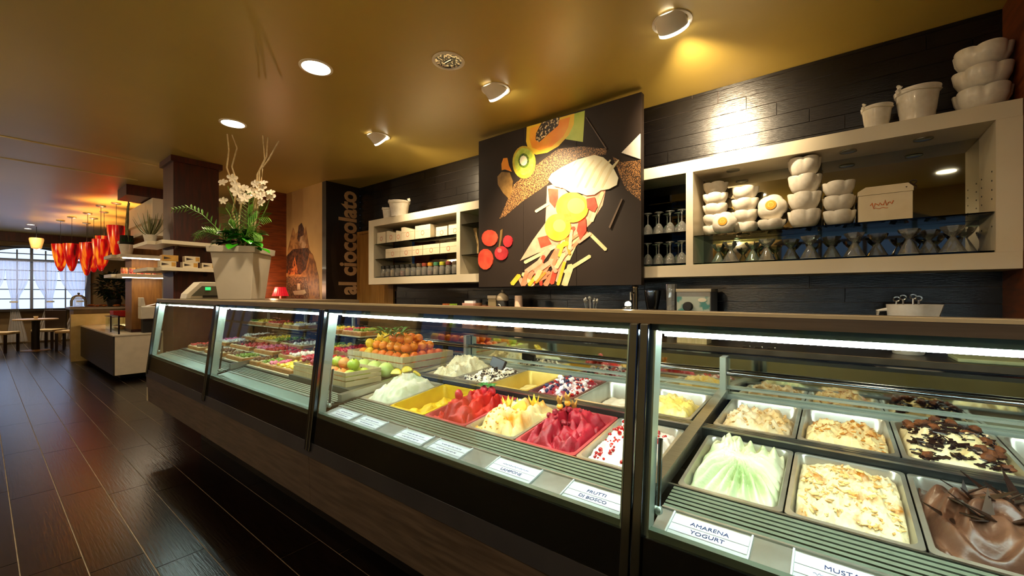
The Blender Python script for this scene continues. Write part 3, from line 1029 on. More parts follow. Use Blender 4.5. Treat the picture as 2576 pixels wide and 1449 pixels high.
# the rows run on to the end of the case
t = pan_thing(0, .402, 'pan of white coconut gelato past the chocolate gelato')
gelato(t, 'curl', MATS['gelato_coconut'], 28.0)
t = pan_thing(0, .652, 'pan of pale vanilla gelato past the white coconut pan')
gelato(t, 'rough', MATS['gelato_vanilla'], 29.0)
t = pan_thing(0, .902, 'front pan of brown coffee gelato at the far end of the case')
gelato(t, 'fan', MATS['gelato_coffee'], 30.0)
t = pan_thing(1, .652, 'back pan of hazelnut gelato past the tan coffee pan')
gelato(t, 'slope', MATS['gelato_hazelnut'], 31.0)
t = pan_thing(1, .902, 'back pan of dark chocolate gelato at the far end of the case')
gelato(t, 'curl', MATS['gelato_chocolate'], 32.0)

# ------------------------------------------------------------------ handwritten labels on the rail
M_paper = mat('label_paper', '#f4f4f6', 0.5, col2='#ecebf2', scale=5)
M_ink = mat('blue_ink', '#2b2f6a', 0.6)
M_faint = mat('faint_blue_ink', '#8d90b8', 0.6)
M_acr = mat('acrylic_holder', '#eef1ee', 0.2, col2='#e4e8e4', scale=5, alpha=0.9)
SL = math.atan2(.016, .082)


def label_card(x0, x1, lines, label):
    xc = (x0 + x1) / 2
    t = thing('price_label', label, 'label', (xc, 1.032, .7742), 'handwritten labels along the case rail')
    t.rotation_euler = (SL, 0, 0)
    wd = x1 - x0
    B().box(-wd / 2 - .004, wd / 2 + .004, -.036, .036, .0005, .002).build('holder', M_acr, t, at=(0, 0, 0))
    for s in (-1, 1):
        B().box(s * (wd / 2 + .003) - .002, s * (wd / 2 + .003) + .002, -.040, .040, .0005, .006).build('end_clip', M_acr, t, at=(0, 0, 0))
    n = len(lines)
    for i, l in enumerate(lines):
        yc = .013 - i * .026
        o = B().box(-wd / 2, wd / 2, yc - .0115, yc + .0115, .002, .0035).build('paper_strip', M_paper, t, at=(0, 0, 0))
        if l == '~':
            # faint writing too small to make out: a loose pen line
            n = 46
            ph = x0 * 31 + i
            B().tube([(wd * .62 * (q / n - .5), yc + .0042 * math.sin(q * 1.9 + ph) * (.5 + .5 * math.sin(q * .7 + ph)), .0042) for q in range(n + 1)], .0007, 4).build('handwriting', M_faint, o, at=(0, 0, 0))
        elif l:
            tb = text_bm(l, .017, 1.05, .0)
            xs_ = [p[0] for p in tb.v]
            k = min(1, wd * .8 / (max(xs_) - min(xs_)))
            tb.v = [(p[0] * k, yc + p[1] + .0012 * math.sin(p[0] * 90), .0040 + p[2]) for p in tb.v]
            tb.build('handwriting', M_ink, o, at=(0, 0, 0))


label_card(-.312, -.148, ['AMARENA', 'YOGURT'], 'white label handwritten with yogurt in front of the green gelato')
label_card(-.065, .10, ['MUSTAZ', '~'], 'white handwritten label in front of the caramel flake gelato')
label_card(-.60, -.435, ['FRUTTI', 'DI BOSCO'], 'white handwritten label in front of the red currant gelato')
label_card(-.88, -.715, ['~', 'LAMPONE'], 'white label handwritten lampone in front of the raspberry gelato')
label_card(-1.17, -1.01, ['~', '~'], 'white handwritten label in front of the orange gelato')
label_card(-1.37, -1.21, ['~', '~'], 'white label in front of the strawberry gelato')
label_card(-1.66, -1.50, ['~', '~'], 'white label in front of the yellow gelato')
label_card(-1.86, -1.70, ['~', '~'], 'white label in front of the lemon gelato')
# ------------------------------------------------------------------ cakes, tarts and fruit in the other sections
M_crate = mat('pale_crate_wood', '#cdbb8c', 0.6, col2='#b8a574', scale=8, stretch=(8, 1, 1))


def deck_z(y):
    return .81 if y < 1.39 else .835 if y < 1.65 else .86


def crate(x0, x1, y0, y1, h, label):
    z0 = .8305
    t = thing('fruit_crate', label, 'crate', ((x0 + x1) / 2, (y0 + y1) / 2, z0))
    B().box(x0, x1, y0, y1, z0, z0 + .008).build('bottom', M_crate, t)
    n = 3
    for k in range(n):
        za, zb = z0 + .008 + k * (h / n), z0 + .008 + (k + 1) * (h / n) - .006
        B().box(x0, x1, y0, y0 + .008, za, zb).build('slat', M_crate, t)
        B().box(x0, x1, y1 - .008, y1, za, zb).build('slat', M_crate, t)
        B().box(x0, x0 + .008, y0 + .008, y1 - .008, za, zb).build('slat', M_crate, t)
        B().box(x1 - .008, x1, y0 + .008, y1 - .008, za, zb).build('slat', M_crate, t)
    return z0


z1 = crate(-2.62, -2.02, 1.54, 1.95, .12, 'pale slatted crate heaped with oranges and leafy citrus')
z2 = crate(-2.66, -2.06, 1.20, 1.42, .075, 'low pale crate of green apples, peaches and red grapes')
M_fr = {
    'orange': mat('orange_skin', '#e8761a', 0.4, col2='#d9600e', scale=60, bump=.15),
    'tangerine': mat('tangerine_skin', '#ee8f22', 0.4, col2='#e0780f', scale=60, bump=.15),
    'lemon': mat('lemon_skin', '#e6c52c', 0.4, col2='#d6b21a', scale=60, bump=.15),
    'apple': mat('green_apple_skin', '#a9c23a', 0.3, col2='#c8cf58', scale=10),
    'peach': mat('peach_skin', '#e0a044', 0.6, col2='#d9663a', scale=8),
    'grape': mat('red_grape_skin', '#8e2a38', 0.3, col2='#a8404a', scale=20),
    'pomelo': mat('pale_green_pomelo_skin', '#b7d067', 0.4, col2='#cfe08a', scale=9),
}
FL = {'orange': 'orange piled in the slatted citrus crate', 'tangerine': 'small tangerine piled in the slatted citrus crate', 'lemon': 'yellow lemon piled beside the oranges in the slatted crate',
      'apple': 'green apple in the low front crate', 'peach': 'blushed peach in the low front crate', 'grape': 'red grape cluster in the low front crate', 'pomelo': 'pale green pomelo between the two crates'}
M_stalk = mat('fruit_stalk', '#4b3a1c', .7)


def fruit(kind, p, r, sc=(1, 1, 1), layer=''):
    t = thing('citrus_fruit' if kind in ('orange', 'tangerine', 'lemon', 'pomelo') else kind, FL[kind] + layer, 'fruit', p, 'fruit heaped in the case crates')
    B().ball((0, 0, 0), r, sc, 14, 10, .04, p[0] * 9).build('skin', M_fr[kind], t, smooth=True, at=(0, 0, 0), ang=80)
    B().tube([(0, 0, r * sc[2] * .93), (.002, 0, r * sc[2] + .006)], .003, 5).build('stalk', M_stalk, t, at=(0, 0, 0))
    t.rotation_euler = (random.uniform(-.5, .5), random.uniform(-.5, .5), random.uniform(0, 6))


rd = random.Random(41)
for lay, (zz, m) in enumerate(((z1 + .05, 0), (z1 + .107, .02), (z1 + .160, .055), (z1 + .208, .11))):
    nx, ny = int((.60 - 2 * m) / .071), int((.41 - 2 * m) / .071)
    for i in range(max(1, nx)):
        for j in range(max(1, ny)):
            if lay < 2 and 0 < i < nx - 1 and 0 < j < ny - 1:
                continue
            x = -2.62 + m + .052 + i * (.60 - 2 * m - .104) / max(1, nx - 1) + rd.uniform(-.004, .004)
            y = 1.54 + m + .052 + j * (.41 - 2 * m - .104) / max(1, ny - 1) + rd.uniform(-.004, .004)
            kind = rd.choice(['lemon', 'lemon', 'lemon', 'tangerine']) if x < -2.30 - (y - 1.54) * .3 else rd.choice(['orange', 'orange', 'tangerine', 'tangerine'])
            fruit(kind, (x, y, zz), .0315 if kind != 'tangerine' else .0295, (1, 1, 1.2) if kind == 'lemon' else (1, 1, .94), [', lowest layer against the slats', ', second layer from below', ', third layer from below', ', topmost layer of the heap'][lay])
for i, (x, y, k, r) in enumerate(((-2.105, 1.25, 'apple', .036), (-2.11, 1.34, 'apple', .036), (-2.19, 1.25, 'peach', .036), (-2.19, 1.34, 'apple', .036), (-2.27, 1.25, 'peach', .037), (-2.275, 1.34, 'peach', .036),
                                  (-2.355, 1.26, 'peach', .036), (-2.36, 1.35, 'apple', .036), (-2.15, 1.30, 'apple', .034), (-2.235, 1.295, 'peach', .034), (-2.32, 1.30, 'apple', .034))):
    fruit(k, (x, y, z2 + .047 + (.054 if i > 7 else 0)), r, layer=', perched on top' if i > 7 else ', lower layer')
for i, (x, y) in enumerate(((-2.10, 1.480), (-2.215, 1.480), (-2.33, 1.480))):
    fruit('pomelo', (x, y, z1 + .048), .047)
# grapes as one cluster
t = thing('grape_cluster', FL['grape'], 'fruit', (-2.55, 1.31, z2 + .05))
gb = B()
for i in range(60):
    gb.ball((rd.gauss(0, .035), rd.gauss(0, .032), rd.uniform(0, .05)), .013, seg=7, rings=5)
gb.build('berries', M_fr['grape'], t, smooth=True, at=(0, 0, 0))['kind'] = 'stuff'
B().tube([(0, 0, .03), (.02, .01, .075)], .004, 5).build('stem', M_stalk, t, at=(0, 0, 0))
# leafy sprig on the oranges
t = thing('citrus_sprig', 'dark green leafy citrus sprig lying on the oranges', 'leaves', (-2.24, 1.62, z1 + .225))
for i in range(22):
    a = i * .9
    lb = B()
    leafbm(lb, (.05 * math.cos(a * 1.7), .06 * math.sin(a), .004 * i * .5), (math.cos(a), math.sin(a), .55), .085, .03, .4)
    lb.build('leaf', M_leaf, t, at=(0, 0, 0))
B().tube([(-.08, 0, -.01), (0, 0, .02), (.08, .03, .06)], .004, 5).build('twig', M_stalk, t, at=(0, 0, 0))

# fruit tarts and cakes on trays
M_crust = mat('tart_crust', '#b07a3a', 0.7, col2='#8f5c26', scale=30)
M_cream = mat('pastry_cream', '#efe0b4', 0.5, col2='#e4cf96', scale=20)
M_tray = mat('paper_tray', '#d8cfae', 0.6, col2='#c9be98', scale=8)
M_frs = {'strawberry': M_straw, 'raspberry': mat('raspberry_topping', '#c8382c', .4, col2='#a31c24', scale=50), 'yellow': mat('mango_topping', '#e8c022', .35, col2='#f0d65a', scale=30),
         'green': mat('kiwi_topping', '#8ea83a', .4, col2='#5d8026', scale=30), 'brown': mat('nut_topping', '#7d4a20', .5, col2='#4d2a10', scale=30), 'white': mat('meringue_topping', '#efe9da', .5), 'pink': mat('pink_flower', '#d45a7e', .5, col2='#e68aa2', scale=30)}


def tart(x, y, wx, wy, tops, label, h=.035, n=70, size=.014, seed=0, up=0, z=None):
    z = deck_z(y) + .0005 if z is None else z
    t = thing('fruit_tart', label, 'cake', (x, y, z))
    rd = random.Random(seed)
    B().box(x - wx / 2 - .012, x + wx / 2 + .012, y - wy / 2 - .012, y + wy / 2 + .012, z, z + .005).build('board', M_tray, t)
    o = B().box(x - wx / 2, x + wx / 2, y - wy / 2, y + wy / 2, z + .005, z + h).build('crust', M_crust, t, bevel=.006)
    B().box(x - wx / 2 + .008, x + wx / 2 - .008, y - wy / 2 + .008, y + wy / 2 - .008, z + h, z + h + .004).build('cream', M_cream, t)
    for k, tp in enumerate(tops):
        b = B()
        x0, x1 = x - wx / 2 + k * wx / len(tops), x - wx / 2 + (k + 1) * wx / len(tops)
        for i in range(n):
            b.ball((rd.uniform(x0 + .015, x1 - .012), rd.uniform(y - wy / 2 + .015, y + wy / 2 - .015), z + h + .006 + rd.uniform(0, .010)), size * rd.uniform(.7, 1.2), (1, rd.uniform(.7, 1), .8), 7, 5, .2, i)
        b.build('%s_topping' % ('fruit' if tp not in ('white', 'brown') else 'sweet'), M_frs[tp], t, smooth=True)['kind'] = 'stuff'
    return t


tart(-2.86, 1.80, .38, .26, ['strawberry', 'strawberry'], 'large back tart covered with bright red strawberries', n=75, size=.020, seed=1, up=.04)
tart(-3.225, 1.80, .28, .26, ['green', 'yellow'], 'back tart with kiwi and yellow fruit near the section post', n=45, size=.016, seed=4, up=.04)
tart(-2.862, 1.50, .33, .19, ['raspberry', 'strawberry'], 'middle tart heaped with raspberries and strawberries', n=60, size=.017, seed=2, up=.012)
tart(-3.23, 1.50, .28, .19, ['raspberry', 'white'], 'middle tart with raspberries and cream rosettes', n=50, size=.015, seed=5, up=.012)
tart(-2.835, 1.29, .25, .16, ['yellow', 'yellow'], 'front tart covered with bright yellow mango', n=45, size=.016, seed=3)
tart(-3.09, 1.29, .22, .16, ['green', 'pink'], 'front tart with kiwi and pink flower topping', n=40, size=.013, seed=13)
tart(-3.31, 1.29, .14, .16, ['brown'], 'small front nut tart beside the section post', n=40, size=.012, seed=14)
tart(-3.70, 1.78, .40, .28, ['brown', 'white'], 'dark nut cake with cream rosettes at the back of the end section', n=50, seed=6, up=.04)
tart(-3.68, 1.52, .36, .21, ['pink', 'raspberry'], 'dusky pink berry cake in the middle of the end section', n=50, seed=7, up=.01)
tart(-3.68, 1.28, .34, .14, ['brown', 'green'], 'narrow nut and kiwi slice at the front of the end section', n=50, size=.011, seed=17)
tart(-4.20, 1.78, .46, .28, ['yellow', 'green'], 'yellow and green fruit tart at the back of the end section', n=50, seed=8, up=.04)
tart(-4.18, 1.52, .44, .21, ['brown', 'raspberry'], 'flat chocolate and raspberry slice in the end section', n=50, size=.012, seed=9, up=.01)
tart(-4.16, 1.28, .42, .14, ['white', 'brown'], 'narrow meringue slice at the front of the end section', n=50, size=.011, seed=18)
tart(-4.70, 1.80, .34, .26, ['white', 'brown'], 'white topped cake at the back next to the glazed end', n=60, seed=10)
tart(-4.68, 1.52, .32, .21, ['pink', 'white'], 'pink and white cake in the middle next to the glazed end', n=50, seed=20)
tart(-4.68, 1.285, .32, .15, ['raspberry', 'brown'], 'small red and brown cake at the corner of the glazed end', n=50, size=.012, seed=19)
for i, (x, wx, tops, lab) in enumerate(((-4.68, .34, ['green', 'yellow'], 'kiwi and mango slice on the glass cake shelf by the glazed end'), (-4.28, .30, ['strawberry', 'raspberry'], 'red strawberry slice on the glass cake shelf'), (-3.90, .32, ['yellow', 'white'], 'yellow and cream slice on the glass cake shelf'),
                                        (-3.22, .28, ['green', 'yellow'], 'green and yellow fruit slice on the glass cake shelf past the post'), (-2.90, .26, ['raspberry', 'green'], 'raspberry and kiwi slice at the fruit end of the glass cake shelf'))):
    tart(x, 1.82, wx, .18, tops, lab, n=40, size=.013, seed=30 + i, z=1.0105)
# flower tucked in front of the tarts
t = thing('wine_glass_upturned', 'small glass cup standing among the tarts', 'glass', (-3.045, 1.605, .8355))
B().lathe([(.025, .0), (.026, .003), (.005, .008), (.004, .06), (.03, .085), (.036, .13), (.033, .13), (.026, .088), (.001, .066)], 16, (-3.045, 1.605, .8355)).build('bowl', M_ware, t, smooth=True)
B().ball((-3.045, 1.605, .8355 + .125), .028, (1, 1, .6), 8, 6, .3, 2).build('cream', M_frs['white'], t, smooth=True)

# ------------------------------------------------------------------ back shelving
YS, YB = 3.33, 3.672
ZB0, ZB1, ZT0, ZT1 = 1.463, 1.554, 2.26, 2.351


def shelf_unit(name, label, x0, x1, dividers, ends):
    t = thing(name, label, 'shelf', ((x0 + x1) / 2, (YS + YB) / 2, ZB0))
    B().box(x0, x1, YS, YB, ZT0, ZT1).build('top_board', M_white, t, bevel=.002)
    B().box(x0, x1, YS, YB, ZB0, ZB1).build('bottom_board', M_white, t, bevel=.002)
    for a, b in dividers:
        B().box(a, b, YS + .001, YB, ZB1, ZT0).build('divider', M_white, t)
    for a, b in ends:
        B().box(a, b, YS + .0005, YB, ZB1, ZT0).build('side_panel', M_white, t)
    return t


su = shelf_unit('wall_shelf', 'long white open wall shelf with mirror back holding bowls and glasses', -1.75, .774, [(-.90, -.849)], [(-1.75, -1.66), (.68, .774)])
B().box(-.849, .68, YB - .014, YB - .010, ZB1, ZT0).build('mirror_back', M_mirror, su)
B().box(-1.66, -.90, YB - .014, YB - .010, ZB1, ZT0).build('mirror_back', mat('smoked_mirror', '#5c5a50', 0.04, 1.0), su)
for xj in (-.075,):
    B().box(xj - .002, xj + .002, YB - .016, YB - .0139, ZB1, ZT0).build('mirror_joint', M_black, su)
M_edge = mat('glass_edge', '#10271f', 0.2, col2='#16332a', scale=5)


def glass_shelf(par, x0, x1, z, y0=YS + .02, y1=YB - .02):
    o = B().box(x0, x1, y0 + .003, y1, z - .008, z).build('glass_shelf', M_shelfglass, par)
    B().box(x0, x1, y0, y0 + .003, z - .008, z).build('shelf_edge', M_edge, o)
    return z


glass_shelf(su, -.849, .68, 1.776)
glass_shelf(su, -.849, .68, 1.566)
for zz in (2.06, 1.818, 1.572):
    glass_shelf(su, -1.66, -.90, zz)
for x in (-.60, .07, .42):
    B().lathe([(.045, -.006), (.045, -.0005), (.036, -.0055), (.001, -.005)], 20, (x, 3.47, ZT0)).build('puck_light', M_steel, su, smooth=True)
pegs = B()
for zz in (1.70, 1.85, 1.90, 1.95, 2.0):
    for yy in (3.40, 3.60):
        B().box(.678, .681, yy - .004, yy + .004, zz - .004, zz + .004).build('peg_hole', M_black, su)

sl = shelf_unit('wall_shelf', 'shorter white open wall shelf stacked with small white boxes', -5.127, -2.55, [(-3.394, -3.337)], [(-5.127, -5.004), (-2.64, -2.55)])
B().box(-5.004, -3.394, YB - .014, YB - .010, ZB1, ZT0).build('mirror_back', M_mirror, sl)
B().box(-3.337, -2.64, YB - .014, YB - .010, ZB1, ZT0).build('mirror_back', MATS['smoked_mirror'], sl)
for zz in (2.020, 1.812, 1.566):
    glass_shelf(sl, -5.004, -3.394, zz)
for zz in (2.12, 1.775):
    glass_shelf(sl, -3.337, -2.64, zz)

# scalloped white bowls ------------------------------------------------------
bowl_me = {}


def bowl(x, y, z, r, h, label, group, rx=0.0, rz=0.0, emblem=False, name='shell_bowl'):
    t = thing(name, label, 'bowl', (x, y, z), group)
    key = (round(r, 3), round(h, 3))
    if key not in bowl_me:
        prof = [(r * .46, 0), (r * .54, .002), (r * .78, h * .22), (r * .94, h * .55), (r, h * .96), (r * .985, h), (r * .95, h * .96), (r * .85, h * .58), (r * .66, h * .28), (r * .4, h * .10), (.001, h * .08)]
        am = [0, 0, .03, .055, .075, .075, .075, .055, .03, 0, 0]
        b = B().lathe(prof, 60, lobes=5, amp=am, cap0=True, cusp=True)
        o = b.build('body', M_ceramic, t, smooth=True, at=(0, 0, 0), ang=60)
        bowl_me[key] = o.data
    else:
        o = bpy.data.objects.new('body', bowl_me[key])
        COL.objects.link(o)
        o.parent = t
    if emblem:
        B().lathe([(r * .37, -.003), (r * .36, -.006), (.001, -.007)], 28).build('orange_sticker', mat('orange_sticker', '#e8971c', .4, col2='#f0ab34', scale=20), t, at=(0, 0, 0), smooth=True)
        e = B()
        e.lathe([(r * .20, -.0072), (r * .14, -.0074)], 20)
        for k in range(3):
            e.prism([(-r * .12, r * (.09 - .1 * k)), (r * .12, r * (.11 - .1 * k)), (r * .11, r * (.06 - .1 * k)), (-r * .11, r * (.05 - .1 * k))], 'z', -.0082, -.0070)
        e.build('emblem', mat('gold_emblem', '#f6cf5a', .4), t, at=(0, 0, 0))
    t.rotation_euler = (rx, 0, rz)
    return t


ZS = 1.7765


def stack(x, y, r, h, n, pitch, desc, rz0=0):
    pos = {3: ['bottom', 'middle', 'top'], 4: ['bottom', 'second', 'third', 'top'], 5: ['bottom', 'second', 'third', 'fourth', 'top'], 1: ['only'], 2: ['bottom', 'top']}[n]
    for k in range(n):
        bowl(x, y, ZS + k * pitch, r, h, '%s white scalloped bowl of the %s' % (pos[k], desc), 'white scalloped bowls on the glass shelf', rz=rz0 + .35 * k)


stack(-.735, 3.535, .088, .082, 5, .083, 'five-high stack beside the white divider')
stack(-.53, 3.535, .088, .085, 4, .088, 'four-high stack next to the shelf divider stack', .3)
stack(-.352, 3.43, .084, .072, 1, .09, 'sticker bowl support', .2)
stack(-.162, 3.45, .093, .118, 4, .117, 'tall stack of four large bowls', .5)
stack(.022, 3.45, .086, .092, 3, .094, 'three-high stack beside the cream gift box')
# two bowls stood on edge that show an orange sticker under the base
bowl(-.352, 3.405, 1.955, .092, .085, 'white bowl on edge showing orange sticker, resting above a single bowl', 'bowls with orange stickers', rx=R(-95), emblem=True)
bowl(-.650, 3.358, 1.866, .084, .07, 'white bowl on edge showing orange sticker, leaning before the stacks', 'bowls with orange stickers', rx=R(-95), emblem=True)
# three large bowls and two buckets on top of the shelf
for k in range(3):
    bowl(.655, 3.46, ZT1 + .0005 + k * .115, .115, .118, '%s large white bowl of the pile on top of the shelf' % ['bottom', 'middle', 'top'][k], 'large bowls on top of the shelf', rz=.2 + .5 * k)


def bucket(x, y, r, h, label, rz=0):
    t = thing('ceramic_bucket', label, 'bucket', (x, y, ZT1 + .0005), 'white buckets on top of the shelves', rotz=rz)
    prof = [(r * .72, 0), (r * .76, h * .3), (r * .78, h * .32), (r * .90, h * .86), (r * .97, h * .88), (r, h), (r * .95, h), (r * .86, h * .84), (r * .68, h * .06), (.001, h * .05)]
    B().lathe(prof, 40, lobes=20, amp=[0, .01, .01, .01, 0, 0, 0, 0, 0, 0], cap0=True).build('body', M_ceramic, t, smooth=True, at=(0, 0, 0))
    for s in (-1, 1):
        B().tube([(s * r * .95, 0, h * .93), (s * r * 1.03, 0, h * 1.02), (s * r * 1.0, 0, h * 1.12), (s * r * .9, 0, h * 1.08)], .012 * r / .09, 8).build('lug', M_ceramic, t, smooth=True, at=(0, 0, 0))
    B().tube([(r * .98 * math.cos(a), -r * 1.0 * math.sin(a) , h * (1.0 - .16 * math.sin(a))) for a in (math.pi * i / 14 for i in range(15))], .0035, 6).build('handle', M_ceramic, t, smooth=True, at=(0, 0, 0))


bucket(.208, 3.44, .078, .145, 'small white ribbed bucket on the mirrored shelf top', .6)
bucket(.39, 3.44, .105, .195, 'large white ribbed bucket on the mirrored shelf top', .6)
bucket(-4.80, 3.42, .085, .145, 'small white bucket on the box shelf top', .4)
bucket(-4.56, 3.42, .145, .205, 'large white bucket on the box shelf top', .4)

# hexagonal cream gift box with bow
t = thing('gift_box', 'cream chamfered gift box with brown ribbon and small orange logo', 'box', (.245, 3.45, ZS))
M_box = mat('cream_card', '#e8d8b8', 0.6, col2='#dfcdaa', scale=10)
bx0, bx1, by0, by1 = .118, .365, 3.38, 3.56
p = [(bx0, ZS), (bx1, ZS), (bx1, ZS + .19), (bx1 - .03, ZS + .215), (bx0 + .035, ZS + .215), (bx0, ZS + .165)]
B().prism([(bx0, ZS), (bx1, ZS), (bx1, ZS + .165), (bx0, ZS + .165)], 'y', by0, by1).build('body', M_box, t, bevel=.002)
B().prism([(bx0 - .003, ZS + .166), (bx1 + .003, ZS + .166), (bx1 + .003, ZS + .19), (bx1 - .02, ZS + .215), (bx0 + .035, ZS + .215), (bx0 - .003, ZS + .19)], 'y', by0 - .003, by1 + .003).build('lid', M_box, t)
e = B().tube([(.175 + .0075 * q, by0 - .0005, ZS + .10 + .014 * math.sin(q * 2.3) * (1 + .5 * math.sin(q * .9)) + .0006 * q) for q in range(15)], .003, 5)
e.tube([(.19 + .006 * q, by0 - .0005, ZS + .079 + .003 * math.sin(q * 1.1)) for q in range(12)], .0018, 4)
e.build('logo', mat('orange_print', '#e07a3a', .5), t)
M_rib = mat('brown_ribbon', '#3a2416', .6)
B().tube([(bx1 - .03, by0 - .004, ZS + .19), (bx1 + .004, by0 + .03, ZS + .2), (bx1 + .006, by1, ZS + .195)], .004, 6).build('ribbon', M_rib, t)
B().tube([(bx1 + .004 + .03 * math.sin(a) * math.cos(a), by0 + .02, ZS + .205 + .025 * math.sin(a)) for a in (6.283 * i / 20 for i in range(21))], .004, 5).build('bow', M_rib, t)

# glasses ---------------------------------------------------------------
cp = thing('sundae_glass', 'x', 'glass', (0, 0, 0))
B().lathe([(.056, 0), (.054, .004), (.030, .055), (.016, .082), (.012, .088), (.014, .094), (.030, .110), (.046, .135), (.050, .150), (.047, .150), (.042, .135), (.024, .112), (.001, .100)], 14, lobes=7, amp=[.05, .05, .03, 0, 0, 0, .03, .08, .10, .10, .08, .03, 0]).build('bowl', M_ware, cp, smooth=True, at=(0, 0, 0))
B().lathe([(.0555, .0), (.0565, .002), (.0555, .004)], 14, lobes=7, amp=.05).build('rim', mat('glass_rim_glint', '#cfd8cc', 0.05, 0.3, alpha=.55), cp, smooth=True, at=(0, 0, 0))
xs_c = [-.71, -.602, -.479, -.375, -.246, -.129, -.015, .101, .219, .350, .451, .531, .60]
for i, x in enumerate(xs_c):
    lab = '%s upturned sundae glass from the white divider on the lowest glass pane' % ORD[i]
    if i == 0:
        cp.location = (x, 3.53, 1.5665)
        cp['label'] = lab
        cp['group'] = 'upturned sundae glasses under the bowls'
    else:
        copy_tree(cp, (x, 3.40 if i % 2 else 3.53, 1.5665), i * .7, label=lab)
gb = thing('stem_goblet', 'x', 'glass', (0, 0, 0))
B().lathe([(.042, 0), (.042, .003), (.036, .05), (.020, .078), (.005, .09), (.0045, .15), (.012, .165), (.034, .172), (.036, .175)], 14).build('bowl', M_ware, gb, smooth=True, at=(0, 0, 0))
B().lathe([(.034, .172), (.036, .174), (.034, .177), (.001, .178)], 14).build('foot', M_ware, gb, smooth=True, at=(0, 0, 0))
k = 0
for zz, zn in ((1.5725, 'lower'), (1.8185, 'upper')):
    for yy, yn in ((3.40, 'front'), (3.52, 'rear')):
        for j, x in enumerate((-.95, -1.04, -1.13, -1.22)):
            lab = '%s upturned goblet from the divider, %s row on the %s glass pane' % (ORD[j], yn, zn)
            loc = (x + (.03 if yn == 'rear' else 0), yy, zz)
            if k == 0:
                gb.location = loc
                gb['label'] = lab
                gb['group'] = 'upturned goblets beside the printed panel'
            else:
                copy_tree(gb, loc, k * .5, label=lab)
            k += 1

# small white boxes on the shorter shelf
M_card = mat('white_card', '#d9ccb2', 0.6, col2='#cfc2a6', scale=8)
M_pinkp = mat('pink_print', '#c96a50', .6)


def card_box(x0, x1, z, h, label, slant=False, y0=3.37, y1=3.55, parts=True):
    t = thing('card_box', label, 'box', ((x0 + x1) / 2, (y0 + y1) / 2, z), 'small white boxes on the short shelf')
    if slant:
        B().prism([(x0, z), (x1, z), (x1, z + h * .70), (x0 + (x1 - x0) * .25, z + h), (x0, z + h)], 'y', y0, y1).build('body', M_card, t)
    else:
        B().box(x0, x1, y0, y1, z, z + h).build('body', M_card, t)
    B().box(x0 + .004, x1 - .004, y0 - .0015, y1, z + h * .60, z + h * .615).build('lid_seam', mat('card_shadow_line', '#c9b998', .6), t)
    b = B()
    xc, zc = (x0 + x1) / 2, z + h * .42
    for a in range(0, 360, 40):
        b.add([(xc + .022 * math.cos(R(a)), y0 - .001, zc + .022 * math.sin(R(a))), (xc + .022 * math.cos(R(a + 30)), y0 - .001, zc + .022 * math.sin(R(a + 30))), (xc + .031 * math.cos(R(a + 30)), y0 - .001, zc + .031 * math.sin(R(a + 30))), (xc + .031 * math.cos(R(a)), y0 - .001, zc + .031 * math.sin(R(a)))], [(0, 1, 2, 3)])
    b.build('round_logo', M_pinkp, t)


zA, zBx = 2.0205, 1.8125
for i, (a, b, h, s) in enumerate(((-4.985, -4.79, .155, 0), (-4.77, -4.575, .16, 1), (-4.56, -4.465, .145, 1), (-4.45, -4.19, .175, 1), (-4.17, -3.885, .165, 0))):
    card_box(a, b, zA, h, '%s white card box from the shelf end on the upper glass pane' % ORD[i], bool(s))
for i, (a, b, h) in enumerate(((-3.86, -3.66, .13), (-3.64, -3.42, .14))):
    card_box(a, b, zA, h, '%s white box of the pair beside the shelf divider, upper pane' % ORD[i], y0=3.44, y1=3.60)
for i, (a, b) in enumerate(((-4.79, -4.48), (-4.47, -4.235), (-4.225, -4.03), (-4.02, -3.72), (-3.71, -3.43))):
    card_box(a, b, zBx, .125, '%s white card box from the shelf end on the middle glass pane' % ORD[i])
# jars on the bottom pane
jar_cols = ['#2b2a26', '#2b2a26', '#30302c', '#2b2a26', '#343430', '#2b2a26', '#3a3a34', '#6a5a48', '#8a3c2a', '#c58a2a', '#3f7a5a', '#b8b83a', '#7a3a3a', '#5a4a3a']
for i in range(14):
    x = -4.92 + i * .108
    t = thing('sweets_jar', '%s small glass jar from the shelf end on the bottom pane' % ORD[i], 'jar', (x, 3.43, 1.5665), 'small jars on the short shelf')
    B().lathe([(.040, 0), (.042, .01), (.042, .085), (.034, .105), (.034, .115)], 14).build('body', M_ware, t, smooth=True, at=(0, 0, 0))
    B().lathe([(.037, .004), (.037, .05 + .02 * (i % 3))], 12, cap1=True, cap0=True).build('contents', mat('jar_contents_%d' % (i % 5), ['#a08a6a', '#8a7454', '#b8a078', '#6a4a34', '#a85a3a'][i % 5], .7, scale=60), t, at=(0, 0, 0))
    B().lathe([(.037, .112), (.038, .116), (.038, .148), (.030, .154), (.001, .155)], 14).build('lid', mat('jar_lid_' + jar_cols[i][1:], jar_cols[i], .4), t, smooth=True, at=(0, 0, 0))
